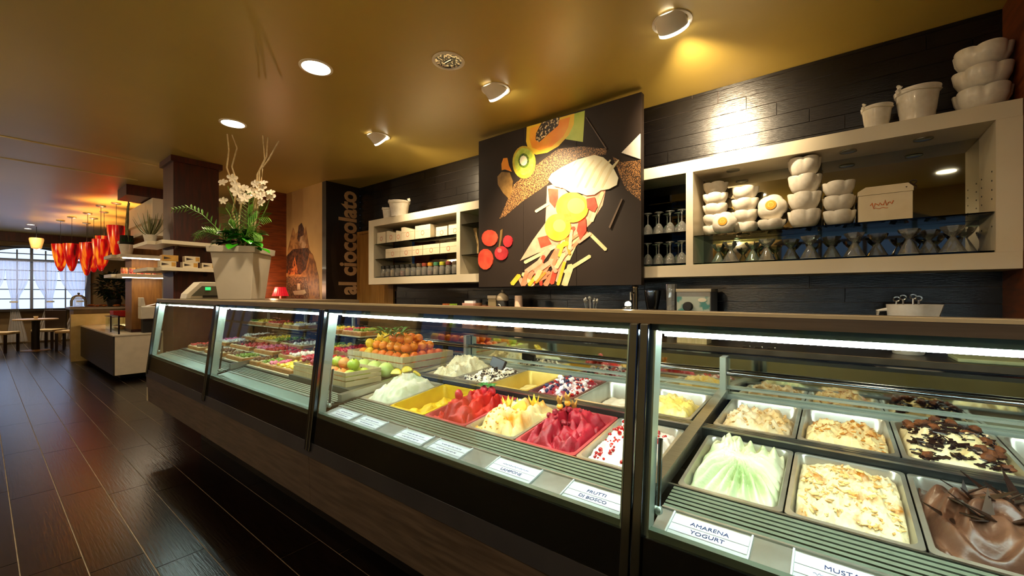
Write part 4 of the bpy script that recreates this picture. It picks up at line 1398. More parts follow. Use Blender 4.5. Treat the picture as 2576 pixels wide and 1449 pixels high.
# twig ornament behind the divider
t = thing('twig_sheaf', 'sheaf of pale dry twigs and pods standing beside the divider', 'dried twigs', (-3.17, 3.48, 1.7755))
rd = random.Random(3)
for i in range(16):
    a = rd.uniform(0, 6.28)
    b = B()
    q = Vector((.02 * math.cos(a), .02 * math.sin(a), 0))
    pts = [tuple(q + Vector((math.cos(a), math.sin(a) * .6, 0)) * (.06 * s * s) + Vector((rd.uniform(-.01, .01), 0, .30 * s))) for s in (0, .25, .5, .75, 1)]
    b.tube(pts, [.005, .005, .004, .006, .008], 5)
    b.build('twig', mat('dry_twig', '#b79a66', .7, col2='#7d623a', scale=20), t, smooth=True, at=(0, 0, 0))
POSTER = [
    ('crumb', [(-2.702,2.101),(-2.65,2.184),(-2.517,2.42),(-2.23,2.57),(-2.001,2.665),(-1.771,2.636),(-1.522,2.561),(-1.529,2.516),(-1.771,2.538),(-2.001,2.482),(-2.122,2.356),(-2.419,2.233),(-2.629,2.117)]),
    ('crumb', [(-1.471,2.49),(-1.387,2.421),(-1.229,2.409),(-1.229,2.08),(-1.353,2.192),(-1.401,2.305)]),
    ('leaf_green', [(-1.867,2.943),(-1.729,2.941),(-1.737,2.811),(-1.748,2.67),(-1.925,2.735),(-1.867,2.843)]),
    ('papaya_rim', [(-2.357,2.958),(-1.832,2.944),(-1.838,2.85),(-1.892,2.763),(-2.001,2.687),(-2.122,2.654),(-2.249,2.662),(-2.333,2.713),(-2.365,2.813)]),
    ('papaya', [(-2.314,2.932),(-1.876,2.924),(-1.897,2.836),(-1.95,2.762),(-2.07,2.702),(-2.212,2.695),(-2.295,2.739),(-2.327,2.835)]),
    ('seeds', [(-2.185,2.95),(-1.984,2.952),(-2.001,2.877),(-2.105,2.828),(-2.212,2.771),(-2.252,2.803),(-2.249,2.863)]),
    ('kiwi_skin', [(-2.252,2.59),(-2.256,2.553),(-2.268,2.52),(-2.286,2.492),(-2.311,2.471),(-2.34,2.459),(-2.373,2.455),(-2.407,2.461),(-2.44,2.476),(-2.471,2.499),(-2.497,2.53),(-2.517,2.566),(-2.529,2.605),(-2.533,2.645),(-2.529,2.683),(-2.517,2.717),(-2.497,2.745),(-2.471,2.766),(-2.44,2.777),(-2.407,2.779),(-2.373,2.772),(-2.34,2.755),(-2.311,2.731),(-2.286,2.701),(-2.268,2.666),(-2.256,2.628)]),
    ('kiwi', [(-2.276,2.602),(-2.28,2.572),(-2.289,2.544),(-2.305,2.521),(-2.325,2.504),(-2.349,2.494),(-2.376,2.491),(-2.404,2.496),(-2.431,2.509),(-2.456,2.528),(-2.477,2.553),(-2.494,2.583),(-2.504,2.615),(-2.507,2.648),(-2.504,2.679),(-2.494,2.707),(-2.477,2.73),(-2.456,2.747),(-2.431,2.757),(-2.404,2.759),(-2.376,2.753),(-2.349,2.739),(-2.325,2.719),(-2.305,2.694),(-2.289,2.665),(-2.28,2.634)]),
    ('kiwi_seed', [(-2.329,2.62),(-2.331,2.604),(-2.336,2.589),(-2.345,2.576),(-2.357,2.567),(-2.371,2.562),(-2.386,2.561),(-2.402,2.564),(-2.417,2.571),(-2.431,2.581),(-2.443,2.595),(-2.452,2.611),(-2.458,2.629),(-2.46,2.646),(-2.458,2.663),(-2.452,2.678),(-2.443,2.691),(-2.431,2.7),(-2.417,2.705),(-2.402,2.706),(-2.386,2.702),(-2.371,2.695),(-2.357,2.684),(-2.345,2.67),(-2.336,2.655),(-2.331,2.638)]),
    ('shell', [(-2.35,2.624),(-2.356,2.601),(-2.373,2.586),(-2.396,2.584),(-2.419,2.595),(-2.436,2.616),(-2.442,2.643),(-2.436,2.666),(-2.419,2.681),(-2.396,2.683),(-2.373,2.672),(-2.356,2.65)]),
    ('papaya', [(-2.675,2.656),(-2.65,2.708),(-2.598,2.702),(-2.578,2.622),(-2.541,2.551),(-2.629,2.591),(-2.671,2.591)]),
    ('kiwi_back', [(-2.728,2.536),(-2.671,2.575),(-2.568,2.548),(-2.527,2.454),(-2.541,2.345),(-2.578,2.286),(-2.65,2.353),(-2.723,2.454)]),
    ('pink', [(-2.122,2.341),(-2.001,2.351),(-1.867,2.214),(-1.771,2.2),(-1.529,2.219),(-1.558,2.088),(-1.663,1.95),(-1.867,1.786),(-2.23,1.722),(-2.438,1.657),(-2.286,1.848),(-2.14,2.0)]),
    ('red', [(-2.113,2.317),(-2.001,2.292),(-2.001,2.205),(-2.035,2.121),(-2.096,2.189)]),
    ('red', [(-1.709,2.163),(-1.632,2.166),(-1.602,2.08),(-1.632,2.036),(-1.701,2.079)]),
    ('red', [(-1.787,1.977),(-1.716,2.004),(-1.709,1.885),(-1.771,1.807),(-1.803,1.894)]),
    ('red', [(-2.23,1.866),(-2.122,1.879),(-2.07,1.794),(-2.194,1.765)]),
    ('yellow', [(-1.69,2.085),(-1.695,2.054),(-1.708,2.025),(-1.73,2.002),(-1.759,1.984),(-1.793,1.972),(-1.831,1.969),(-1.871,1.973),(-1.91,1.985),(-1.947,2.004),(-1.978,2.03),(-2.001,2.06),(-2.016,2.093),(-2.021,2.127),(-2.016,2.16),(-2.001,2.189),(-1.978,2.213),(-1.947,2.231),(-1.91,2.241),(-1.871,2.243),(-1.831,2.237),(-1.793,2.223),(-1.759,2.203),(-1.73,2.178),(-1.708,2.148),(-1.695,2.117)]),
    ('yellow_light', [(-1.716,2.081),(-1.718,2.064),(-1.724,2.048),(-1.734,2.035),(-1.747,2.025),(-1.762,2.018),(-1.778,2.016),(-1.796,2.018),(-1.812,2.024),(-1.828,2.034),(-1.841,2.048),(-1.851,2.064),(-1.857,2.081),(-1.859,2.099),(-1.857,2.117),(-1.851,2.133),(-1.841,2.146),(-1.828,2.156),(-1.812,2.162),(-1.796,2.164),(-1.778,2.162),(-1.762,2.155),(-1.747,2.145),(-1.734,2.131),(-1.724,2.116),(-1.718,2.099)]),
    ('yellow', [(-1.864,1.928),(-1.868,1.9),(-1.879,1.873),(-1.898,1.851),(-1.922,1.833),(-1.952,1.822),(-1.984,1.817),(-2.018,1.82),(-2.051,1.83),(-2.081,1.846),(-2.107,1.869),(-2.127,1.895),(-2.139,1.925),(-2.144,1.956),(-2.139,1.986),(-2.127,2.013),(-2.107,2.036),(-2.081,2.053),(-2.051,2.064),(-2.018,2.067),(-1.984,2.063),(-1.952,2.052),(-1.922,2.035),(-1.898,2.013),(-1.879,1.986),(-1.868,1.958)]),
    ('yellow_light', [(-1.942,1.922),(-1.944,1.908),(-1.949,1.895),(-1.959,1.885),(-1.971,1.877),(-1.985,1.871),(-2.001,1.869),(-2.017,1.871),(-2.034,1.876),(-2.048,1.883),(-2.061,1.894),(-2.07,1.907),(-2.076,1.92),(-2.078,1.935),(-2.076,1.949),(-2.07,1.961),(-2.061,1.972),(-2.048,1.98),(-2.034,1.985),(-2.017,1.987),(-2.001,1.985),(-1.985,1.98),(-1.971,1.972),(-1.959,1.962),(-1.949,1.949),(-1.944,1.936)]),
    ('pink', [(-1.894,1.866),(-1.863,1.871),(-1.841,1.848),(-1.973,1.438),(-2.005,1.431),(-2.029,1.452)]),
    ('cream_slice', [(-1.793,1.902),(-1.765,1.902),(-1.75,1.88),(-1.878,1.635),(-1.906,1.633),(-1.923,1.655)]),
    ('salmon', [(-1.721,1.883),(-1.702,1.877),(-1.696,1.86),(-2.021,1.581),(-2.043,1.586),(-2.049,1.605)]),
    ('cream_slice', [(-2.043,1.783),(-2.026,1.772),(-2.027,1.755),(-2.371,1.624),(-2.39,1.635),(-2.389,1.653)]),
    ('salmon', [(-1.969,1.846),(-1.944,1.845),(-1.931,1.825),(-2.191,1.439),(-2.219,1.439),(-2.233,1.459)]),
    ('pink', [(-2.127,1.76),(-2.095,1.755),(-2.082,1.729),(-2.375,1.407),(-2.41,1.411),(-2.425,1.437)]),
    ('red', [(-2.178,1.696),(-2.153,1.698),(-2.138,1.68),(-2.265,1.413),(-2.291,1.41),(-2.307,1.427)]),
    ('cream_slice', [(-1.687,1.674),(-1.669,1.665),(-1.669,1.647),(-1.924,1.517),(-1.943,1.526),(-1.943,1.545)]),
    ('cream_slice', [(-1.899,1.596),(-1.861,1.602),(-1.837,1.576),(-1.902,1.399),(-1.939,1.405),(-1.965,1.417)]),
    ('salmon', [(-2.025,1.606),(-1.991,1.603),(-1.976,1.577),(-2.115,1.397),(-2.15,1.408),(-2.166,1.425)]),
    ('red', [(-2.06,1.541),(-2.031,1.547),(-2.01,1.527),(-2.045,1.425),(-2.074,1.419),(-2.095,1.438)]),
    ('cream_slice', [(-2.419,1.518),(-2.409,1.54),(-2.38,1.542),(-2.267,1.425),(-2.277,1.409),(-2.305,1.4)]),
    ('pink', [(-2.46,1.478),(-2.444,1.495),(-2.417,1.492),(-2.378,1.421),(-2.394,1.411),(-2.421,1.407)]),
    ('salmon', [(-2.269,1.625),(-2.243,1.627),(-2.229,1.609),(-2.303,1.474),(-2.329,1.472),(-2.344,1.49)]),
    ('cream_slice', [(-1.517,1.716),(-1.522,1.7),(-1.54,1.697),(-1.69,1.845),(-1.685,1.862),(-1.666,1.864)]),
    ('cream_slice', [(-2.113,2.187),(-2.097,2.178),(-2.096,2.162),(-2.24,2.106),(-2.257,2.115),(-2.257,2.131)]),
    ('red', [(-1.85,1.937),(-1.828,1.933),(-1.82,1.914),(-1.968,1.754),(-1.991,1.758),(-2.0,1.777)]),
    ('cream_slice', [(-1.574,2.205),(-1.554,2.205),(-1.542,2.188),(-1.646,1.956),(-1.667,1.955),(-1.68,1.972)]),
    ('yellow', [(-1.949,1.622),(-1.931,1.626),(-1.917,1.613),(-1.984,1.412),(-2.004,1.408),(-2.017,1.42)]),
    ('pink', [(-1.944,1.807),(-1.925,1.8),(-1.922,1.783),(-2.005,1.727),(-2.025,1.734),(-2.028,1.751)]),
    ('red', [(-2.21,1.553),(-2.194,1.562),(-2.177,1.553),(-2.171,1.416),(-2.187,1.408),(-2.204,1.416)]),
    ('salmon', [(-1.917,1.835),(-1.892,1.829),(-1.884,1.807),(-1.953,1.746),(-1.978,1.752),(-1.986,1.774)]),
    ('red', [(-1.945,1.863),(-1.935,1.871),(-1.921,1.866),(-1.873,1.699),(-1.884,1.69),(-1.898,1.695)]),
    ('salmon', [(-2.013,1.653),(-1.999,1.647),(-1.998,1.633),(-2.105,1.576),(-2.12,1.583),(-2.121,1.596)]),
    ('salmon', [(-2.137,1.511),(-2.118,1.499),(-2.12,1.479),(-2.219,1.443),(-2.24,1.455),(-2.237,1.475)]),
    ('salmon', [(-2.104,1.547),(-2.085,1.539),(-2.083,1.521),(-2.208,1.451),(-2.229,1.459),(-2.23,1.477)]),
    ('orange', [(-1.902,1.842),(-1.881,1.847),(-1.863,1.833),(-1.881,1.743),(-1.903,1.737),(-1.92,1.751)]),
    ('pink', [(-1.876,1.78),(-1.863,1.774),(-1.861,1.761),(-1.952,1.708),(-1.966,1.714),(-1.967,1.727)]),
    ('red', [(-2.204,1.542),(-2.18,1.536),(-2.174,1.515),(-2.282,1.433),(-2.307,1.439),(-2.313,1.46)]),
    ('pink', [(-1.925,1.832),(-1.912,1.838),(-1.899,1.831),(-1.894,1.724),(-1.907,1.718),(-1.921,1.725)]),
    ('salmon', [(-2.368,1.563),(-2.34,1.567),(-2.322,1.549),(-2.38,1.41),(-2.409,1.411),(-2.428,1.424)]),
    ('yellow', [(-2.469,1.528),(-2.437,1.524),(-2.426,1.5),(-2.512,1.417),(-2.545,1.421),(-2.556,1.445)]),
    ('orange', [(-2.195,1.561),(-2.175,1.563),(-2.163,1.55),(-2.211,1.451),(-2.231,1.449),(-2.243,1.462)]),
    ('pink', [(-1.873,1.799),(-1.853,1.797),(-1.844,1.78),(-1.897,1.711),(-1.917,1.712),(-1.927,1.729)]),
    ('pink', [(-1.866,1.761),(-1.847,1.756),(-1.841,1.739),(-1.938,1.654),(-1.958,1.659),(-1.964,1.676)]),
    ('cream_slice', [(-1.944,1.846),(-1.921,1.844),(-1.91,1.826),(-1.987,1.71),(-2.01,1.711),(-2.022,1.729)]),
    ('cream_slice', [(-2.015,1.68),(-1.997,1.674),(-1.994,1.658),(-2.083,1.599),(-2.101,1.605),(-2.104,1.621)]),
    ('yellow', [(-2.263,1.508),(-2.24,1.505),(-2.231,1.487),(-2.31,1.406),(-2.333,1.41),(-2.342,1.427)]),
    ('orange', [(-1.934,1.845),(-1.922,1.854),(-1.906,1.849),(-1.863,1.693),(-1.875,1.684),(-1.89,1.689)]),
    ('salmon', [(-1.788,1.874),(-1.774,1.868),(-1.773,1.854),(-1.871,1.803),(-1.885,1.809),(-1.886,1.823)]),
    ('pink', [(-1.682,1.871),(-1.664,1.863),(-1.662,1.845),(-1.78,1.777),(-1.799,1.786),(-1.801,1.804)]),
    ('cream_slice', [(-1.874,1.904),(-1.857,1.909),(-1.843,1.898),(-1.863,1.734),(-1.88,1.728),(-1.895,1.739)]),
    ('pink', [(-2.1,1.646),(-2.085,1.662),(-2.061,1.658),(-2.004,1.54),(-2.018,1.524),(-2.042,1.528)]),
    ('salmon', [(-2.184,1.63),(-2.156,1.618),(-2.155,1.592),(-2.254,1.543),(-2.282,1.556),(-2.283,1.582)]),
    ('pink', [(-2.2,1.663),(-2.173,1.652),(-2.17,1.628),(-2.347,1.529),(-2.375,1.54),(-2.378,1.565)]),
    ('pink', [(-2.094,1.648),(-2.069,1.637),(-2.066,1.614),(-2.233,1.519),(-2.26,1.529),(-2.262,1.553)]),
    ('yellow', [(-1.907,1.811),(-1.885,1.795),(-1.889,1.772),(-1.991,1.74),(-2.013,1.755),(-2.01,1.779)]),
    ('cream_slice', [(-1.956,1.704),(-1.93,1.703),(-1.918,1.683),(-1.998,1.565),(-2.024,1.565),(-2.037,1.585)]),
    ('salmon', [(-2.012,1.745),(-1.99,1.748),(-1.976,1.733),(-2.031,1.595),(-2.052,1.592),(-2.066,1.607)]),
    ('cream_slice', [(-2.219,1.562),(-2.189,1.562),(-2.173,1.541),(-2.228,1.456),(-2.258,1.455),(-2.274,1.477)]),
    ('yellow', [(-1.951,1.807),(-1.934,1.809),(-1.923,1.797),(-1.972,1.673),(-1.989,1.671),(-2.0,1.683)]),
    ('salmon', [(-2.372,1.555),(-2.357,1.56),(-2.343,1.551),(-2.362,1.415),(-2.378,1.411),(-2.391,1.418)]),
    ('orange', [(-2.148,1.54),(-2.133,1.537),(-2.128,1.524),(-2.233,1.431),(-2.248,1.434),(-2.253,1.446)]),
    ('yellow', [(-1.69,2.085),(-1.695,2.054),(-1.708,2.025),(-1.73,2.002),(-1.759,1.984),(-1.793,1.972),(-1.831,1.969),(-1.871,1.973),(-1.91,1.985),(-1.947,2.004),(-1.978,2.03),(-2.001,2.06),(-2.016,2.093),(-2.021,2.127),(-2.016,2.16),(-2.001,2.189),(-1.978,2.213),(-1.947,2.231),(-1.91,2.241),(-1.871,2.243),(-1.831,2.237),(-1.793,2.223),(-1.759,2.203),(-1.73,2.178),(-1.708,2.148),(-1.695,2.117)]),
    ('yellow_light', [(-1.724,2.103),(-1.727,2.086),(-1.734,2.072),(-1.746,2.059),(-1.761,2.05),(-1.78,2.044),(-1.8,2.043),(-1.821,2.045),(-1.842,2.052),(-1.861,2.062),(-1.877,2.075),(-1.89,2.091),(-1.898,2.108),(-1.9,2.126),(-1.898,2.143),(-1.89,2.158),(-1.877,2.17),(-1.861,2.18),(-1.842,2.185),(-1.821,2.186),(-1.8,2.183),(-1.78,2.176),(-1.761,2.165),(-1.746,2.152),(-1.734,2.137),(-1.727,2.12)]),
    ('yellow', [(-1.864,1.928),(-1.868,1.9),(-1.879,1.873),(-1.898,1.851),(-1.922,1.833),(-1.952,1.822),(-1.984,1.817),(-2.018,1.82),(-2.051,1.83),(-2.081,1.846),(-2.107,1.869),(-2.127,1.895),(-2.139,1.925),(-2.144,1.956),(-2.139,1.986),(-2.127,2.013),(-2.107,2.036),(-2.081,2.053),(-2.051,2.064),(-2.018,2.067),(-1.984,2.063),(-1.952,2.052),(-1.922,2.035),(-1.898,2.013),(-1.879,1.986),(-1.868,1.958)]),
    ('yellow_light', [(-1.917,1.948),(-1.919,1.934),(-1.924,1.922),(-1.933,1.911),(-1.945,1.903),(-1.96,1.898),(-1.976,1.896),(-1.992,1.898),(-2.008,1.903),(-2.022,1.91),(-2.035,1.921),(-2.044,1.934),(-2.05,1.947),(-2.052,1.962),(-2.05,1.976),(-2.044,1.988),(-2.035,1.999),(-2.022,2.007),(-2.008,2.012),(-1.992,2.013),(-1.976,2.012),(-1.96,2.007),(-1.945,1.999),(-1.933,1.988),(-1.924,1.976),(-1.919,1.962)]),
    ('red', [(-1.709,2.163),(-1.632,2.166),(-1.602,2.08),(-1.632,2.036),(-1.701,2.079)]),
    ('red', [(-1.787,1.963),(-1.716,1.99),(-1.709,1.885),(-1.771,1.807),(-1.803,1.894)]),
    ('orange', [(-1.933,2.051),(-1.867,2.057),(-1.851,1.998),(-1.908,1.983)]),
    ('shell', [(-2.105,2.398),(-2.07,2.443),(-1.967,2.483),(-1.803,2.523),(-1.632,2.53),(-1.551,2.493),(-1.471,2.41),(-1.415,2.294),(-1.429,2.237),(-1.5,2.214),(-1.573,2.215),(-1.632,2.187),(-1.709,2.191),(-1.787,2.228),(-1.867,2.243),(-1.95,2.296),(-2.035,2.324)]),
    ('shell_line', [(-1.984,2.304),(-1.884,2.446),(-1.803,2.523),(-1.793,2.514),(-1.867,2.437),(-1.963,2.295)]),
    ('shell_line', [(-1.897,2.291),(-1.8,2.435),(-1.721,2.507),(-1.712,2.498),(-1.784,2.422),(-1.877,2.282)]),
    ('shell_line', [(-1.812,2.277),(-1.718,2.424),(-1.641,2.491),(-1.632,2.482),(-1.702,2.407),(-1.793,2.269)]),
    ('shell_line', [(-1.73,2.264),(-1.638,2.413),(-1.564,2.476),(-1.555,2.467),(-1.623,2.393),(-1.712,2.256)]),
    ('shell_line', [(-1.65,2.252),(-1.561,2.403),(-1.488,2.461),(-1.48,2.452),(-1.546,2.379),(-1.632,2.243)]),
    ('shell_line', [(-1.573,2.239),(-1.486,2.393),(-1.415,2.446),(-1.406,2.438),(-1.471,2.365),(-1.555,2.231)]),
    ('red', [(-2.719,1.904),(-2.73,1.868),(-2.759,1.84),(-2.803,1.827),(-2.851,1.83),(-2.896,1.85),(-2.927,1.883),(-2.938,1.922),(-2.927,1.959),(-2.896,1.986),(-2.851,1.999),(-2.803,1.994),(-2.759,1.974),(-2.73,1.941)]),
    ('red', [(-2.781,1.69),(-2.792,1.643),(-2.82,1.607),(-2.863,1.587),(-2.91,1.589),(-2.954,1.612),(-2.984,1.652),(-2.995,1.701),(-2.984,1.749),(-2.954,1.786),(-2.91,1.805),(-2.863,1.801),(-2.82,1.777),(-2.792,1.738)]),
    ('cherry', [(-2.525,1.856),(-2.533,1.826),(-2.556,1.806),(-2.586,1.8),(-2.617,1.81),(-2.639,1.834),(-2.648,1.866),(-2.639,1.895),(-2.617,1.916),(-2.586,1.921),(-2.556,1.911),(-2.533,1.887)]),
    ('cherry', [(-2.584,1.741),(-2.592,1.71),(-2.616,1.686),(-2.651,1.674),(-2.69,1.676),(-2.726,1.692),(-2.751,1.719),(-2.76,1.751),(-2.751,1.783),(-2.726,1.807),(-2.69,1.818),(-2.651,1.816),(-2.616,1.799),(-2.592,1.772)]),
    ('cherry_light', [(-2.662,1.773),(-2.668,1.76),(-2.683,1.753),(-2.701,1.754),(-2.716,1.763),(-2.721,1.777),(-2.716,1.79),(-2.701,1.797),(-2.683,1.796),(-2.668,1.787)]),
    ('stalk', [(-2.681,1.977),(-2.656,1.991),(-2.669,1.878),(-2.692,1.799),(-2.706,1.803),(-2.69,1.896)]),
    ('paper', [(-1.387,2.497),(-1.229,2.617),(-1.229,2.413)]),
    ('line', [(-1.716,2.875),(-1.709,2.876),(-1.517,2.56),(-1.526,2.556)]),
    ('line', [(-1.5,1.892),(-1.387,2.118),(-1.376,2.111),(-1.486,1.883)]),
]
# ------------------------------------------------------------------ printed fruit panel in front of the shelving
pp = thing('printed_panel', 'tall dark printed panel of fruit, cream shell and sorbet scoops', 'poster', (-2.106, 3.28, 1.404))
M_pboard = mat('charcoal_print_board', '#2e231d', 0.6, col2='#241b16', scale=1.2, spec=.3)
for k in range(3):
    xa = -2.99 + k * .5893
    B().box(xa + .0012, xa + .5893 - .0012, 3.262, 3.32, 1.404, 2.955).build('board', M_pboard, pp, bevel=.0015)
M_pr = {
    'crumb': mat('print_crumbs', '#2e1c0e', .5, col2='#c08a50', scale=120, contrast=(.47, .60)), 'leaf_green': mat('print_green', '#9db83a', .5, col2='#c8d45a', scale=4),
    'papaya_rim': mat('print_papaya_rim', '#f2c230', .5), 'papaya': mat('print_papaya', '#ee8a1c', .5, col2='#f2a52c', scale=5), 'seeds': mat('print_seeds', '#2a1c14', .5, col2='#e8c890', scale=45, contrast=(.52, .6)),
    'kiwi_skin': mat('print_kiwi_skin', '#d8cc3c', .5, col2='#b8942c', scale=8), 'kiwi': mat('print_kiwi', '#9fb332', .5, col2='#c6cf5c', scale=20), 'kiwi_seed': mat('print_kiwi_seed', '#5f7a22', .5, col2='#2f3d14', scale=50, contrast=(.5, .6)),
    'shell': mat('print_cream_shell', '#f4edc6', .5, col2='#f7f2d6', scale=3), 'shell_line': mat('print_shell_line', '#ecdfb2', .5), 'kiwi_back': mat('print_kiwi_back', '#94713a', .5, col2='#7a5a2a', scale=20),
    'pink': mat('print_pink', '#eaa58a', .5, col2='#f0bfa0', scale=12), 'red': mat('print_red', '#d8402c', .5, col2='#e85c40', scale=14), 'yellow': mat('print_yellow', '#f0c42a', .5, col2='#f5d84e', scale=9), 'yellow_light': mat('print_yellow_light', '#f6e070', .5),
    'cream_slice': mat('print_cream_slice', '#ece0b4', .5, col2='#e2cf96', scale=20), 'salmon': mat('print_salmon', '#ee8a62', .5, col2='#f2a27e', scale=14), 'cherry': mat('print_cherry', '#9e1a26', .4, col2='#c2303a', scale=12), 'cherry_light': mat('print_cherry_light', '#d86a70', .4),
    'orange': mat('print_orange', '#f0922a', .5, col2='#f4aa4a', scale=12), 'stalk': mat('print_stalk', '#8a6a3a', .5), 'paper': mat('print_white_paper', '#efe8dc', .5), 'line': mat('print_pale_line', '#6a5646', .5)}
for i, (m, pts) in enumerate(POSTER):
    y = 3.2615 - .00012 * (i + 1)
    pts = [(min(max(a, -2.989), -1.223), min(max(b, 1.405), 2.954)) for a, b in pts]
    b = B().prism(pts, 'y', y, 3.2619)
    b.build(m + '_print', M_pr[m], pp)

# ------------------------------------------------------------------ working counter behind the case
M_ctop = mat('dull_steel_worktop', '#7c6a54', 0.3, 0.9, col2='#6a5a46', scale=10, stretch=(1, 20, 1))
M_cabin = mat('dark_cabinet_laminate', '#2a1d14', 0.5, col2='#1f150e', scale=6, stretch=(1, 1, 8))
ZC = .98
ct = thing('worktop', 'long brushed steel worktop along the black tiled wall', 'counter', (-1.9, 3.35, 0))
B().box(-4.9, .77, 3.05, 3.668, .94, ZC).build('top', M_ctop, ct, bevel=.003)
for i in range(7):
    xa = -4.9 + i * .81
    u = thing('base_cabinet', '%s dark base cabinet from the honey door under the steel worktop' % ORD[i], 'cabinet', (xa + .4, 3.35, 0), 'base cabinets under the worktop')
    B().box(xa + .002, xa + .808, 3.10, 3.66, .08, .94).build('body', M_cabin, u)
    B().box(xa + .005, xa + .805, 3.075, 3.10, .10, .93).build('door', M_cabin, u, bevel=.002)
    B().box(xa + .06, xa + .75, 3.06, 3.075, .88, .90).build('handle', M_steel, u)
    B().box(xa + .002, xa + .808, 3.16, 3.60, 0, .08).build('plinth', M_black, u)


def item(name, label, cat, x, y, z=ZC + .0005, group=None, rz=0):
    return thing(name, label, cat, (x, y, z), group, rz)


# mixer / dispenser box with round dial
t = item('blender_box', 'small silver counter appliance with black round dial and teal label', 'appliance', -.85, 3.42)
B().box(-.125, .125, -.08, .14, 0, .385).build('body', mat('silver_case', '#8f8a80', .35, .7, col2='#7d786e', scale=6), t, at=(0, 0, 0), bevel=.006)
B().box(-.128, .128, -.084, .142, .365, .39).build('lid', mat('grey_lid', '#b3a890', .4, .4), t, at=(0, 0, 0), bevel=.004)
o = B().box(-.118, .118, -.084, -.079, .16, .33).build('front_label', mat('teal_label', '#a8b0a0', .4, col2='#3f7f78', scale=9, contrast=(.5, .56)), t, at=(0, 0, 0))
b = B().lathe([(.036, 0), (.036, .02), (.030, .026), (.001, .027)], 20)
xform(b, Matrix.Translation((-.035, -.084, .255)) @ Matrix.Rotation(R(90), 4, 'X'))
b.build('dial', M_black, t, at=(0, 0, 0), smooth=True)
b = B().lathe([(.03, 0), (.03, .002), (.001, .0025)], 18)
xform(b, Matrix.Translation((.065, -.084, .305)) @ Matrix.Rotation(R(90), 4, 'X') @ Matrix.Diagonal((1, .5, 1, 1)))
b.build('oval_badge', mat('cream_badge', '#e6dcc4', .4), t, at=(0, 0, 0))
# tall glass and coffee grinder beside it
t = item('tall_glass', 'tall fluted glass jar beside the silver appliance', 'glass', -1.03, 3.40)
B().lathe([(.03, 0), (.034, .01), (.036, .2), (.042, .43), (.039, .43), (.033, .2), (.001, .02)], 20, lobes=10, amp=.04).build('body', M_ware, t, smooth=True, at=(0, 0, 0))
B().lathe([(.033, .012), (.034, .26)], 14, cap0=True, cap1=True).build('contents', mat('straws', '#cfc4ae', .6, col2='#9c8f78', scale=80), t, at=(0, 0, 0))
t = item('coffee_grinder', 'brown coffee grinder with chrome hopper between glass and panel', 'grinder', -1.19, 3.42)
B().box(-.07, .07, -.07, .10, 0, .22).build('body', mat('brown_enamel', '#4a2e1c', .35), t, at=(0, 0, 0), bevel=.01)
B().lathe([(.045, .22), (.07, .36), (.07, .38), (.001, .385)], 20).build('hopper', M_chrome, t, smooth=True, at=(0, 0, 0))
B().tube([(0, -.07, .12), (0, -.15, .11)], .012, 8).build('handle', M_black, t, at=(0, 0, 0))
t = item('drink_tap', 'slim chrome tap column below the corner of the printed panel', 'tap', -1.32, 3.38)
B().lathe([(.04, 0), (.04, .02), (.022, .03), (.022, .40), (.03, .41), (.001, .43)], 16).build('column', M_steel, t, smooth=True, at=(0, 0, 0))
B().tube([(0, 0, .36), (0, -.09, .36), (0, -.10, .30)], .010, 8).build('spout', M_steel, t, smooth=True, at=(0, 0, 0))
# white jug with utensils
t = item('measuring_jug', 'white plastic measuring jug full of utensils', 'jug', .34, 3.33)
b = B().lathe([(.065, 0), (.07, .005), (.098, .29), (.094, .29), (.066, .01), (.001, .008)], 28, cap0=True)
b.v = [(q[0] + (.05 * ((q[2] - .2) / .09) if q[2] > .2 and q[0] > .075 and abs(q[1]) < .05 else 0), q[1], q[2]) for q in b.v]
b.build('body', M_ceramic, t, smooth=True, at=(0, 0, 0))
B().tube([(-.09, 0, .26), (-.135, 0, .25), (-.14, 0, .15), (-.085, 0, .09)], .011, 8).build('handle', M_ceramic, t, smooth=True, at=(0, 0, 0))
for i, (dx, dy, hh) in enumerate(((-.05, 0, .33), (-.02, .02, .34), (.02, -.01, .345), (.045, .01, .335))):
    u = item('utensil', '%s steel utensil handle standing in the white jug' % ORD[i], 'utensil', .34 + dx, 3.33 + dy, ZC + .02, 'utensils in the jug')
    B().tube([(0, 0, 0), (.0, 0, hh - .04)], .005, 6).build('shaft', M_steel, u, at=(0, 0, 0))
    B().tube([(.014 * math.cos(a), 0, hh - .03 + .014 * math.sin(a)) for a in (6.283 * k / 10 for k in range(11))], .004, 5).build('ring', M_steel, u, at=(0, 0, 0))
# items left of centre on the counter
t = item('paper_cup_column', 'upright column of pale paper cups under the printed panel', 'cups', -2.53, 3.36)
B().lathe([(.045, 0), (.040, .33), (.036, .335), (.001, .335)], 18, cap0=True).build('body', mat('paper_cup', '#d9b9a0', .6, col2='#cfa98e', scale=9), t, smooth=True, at=(0, 0, 0))
t = item('sugar_dispenser', 'black canister with white mark and domed lid under the panel', 'canister', -2.74, 3.36)
B().lathe([(.06, 0), (.062, .02), (.062, .26), (.055, .28)], 20, cap0=True).build('body', M_black, t, smooth=True, at=(0, 0, 0))
B().lathe([(.058, .28), (.064, .29), (.06, .33), (.03, .36), (.012, .37), (.015, .39), (.001, .40)], 20).build('lid', mat('beige_lid', '#b5a488', .5), t, smooth=True, at=(0, 0, 0))
B().tube([(.02 * math.cos(a) * 1.0, -.0625, .22 + .025 * math.sin(a)) for a in (-1.2 + .4 * k for k in range(9))], .004, 5).build('white_mark', M_ceramic, t, at=(0, 0, 0))
t = item('storage_canister', 'beige square canister beside the black one', 'canister', -2.86, 3.38)
B().box(-.055, .055, -.055, .055, 0, .30).build('body', mat('beige_canister', '#8c7a56', .5), t, at=(0, 0, 0), bevel=.006)
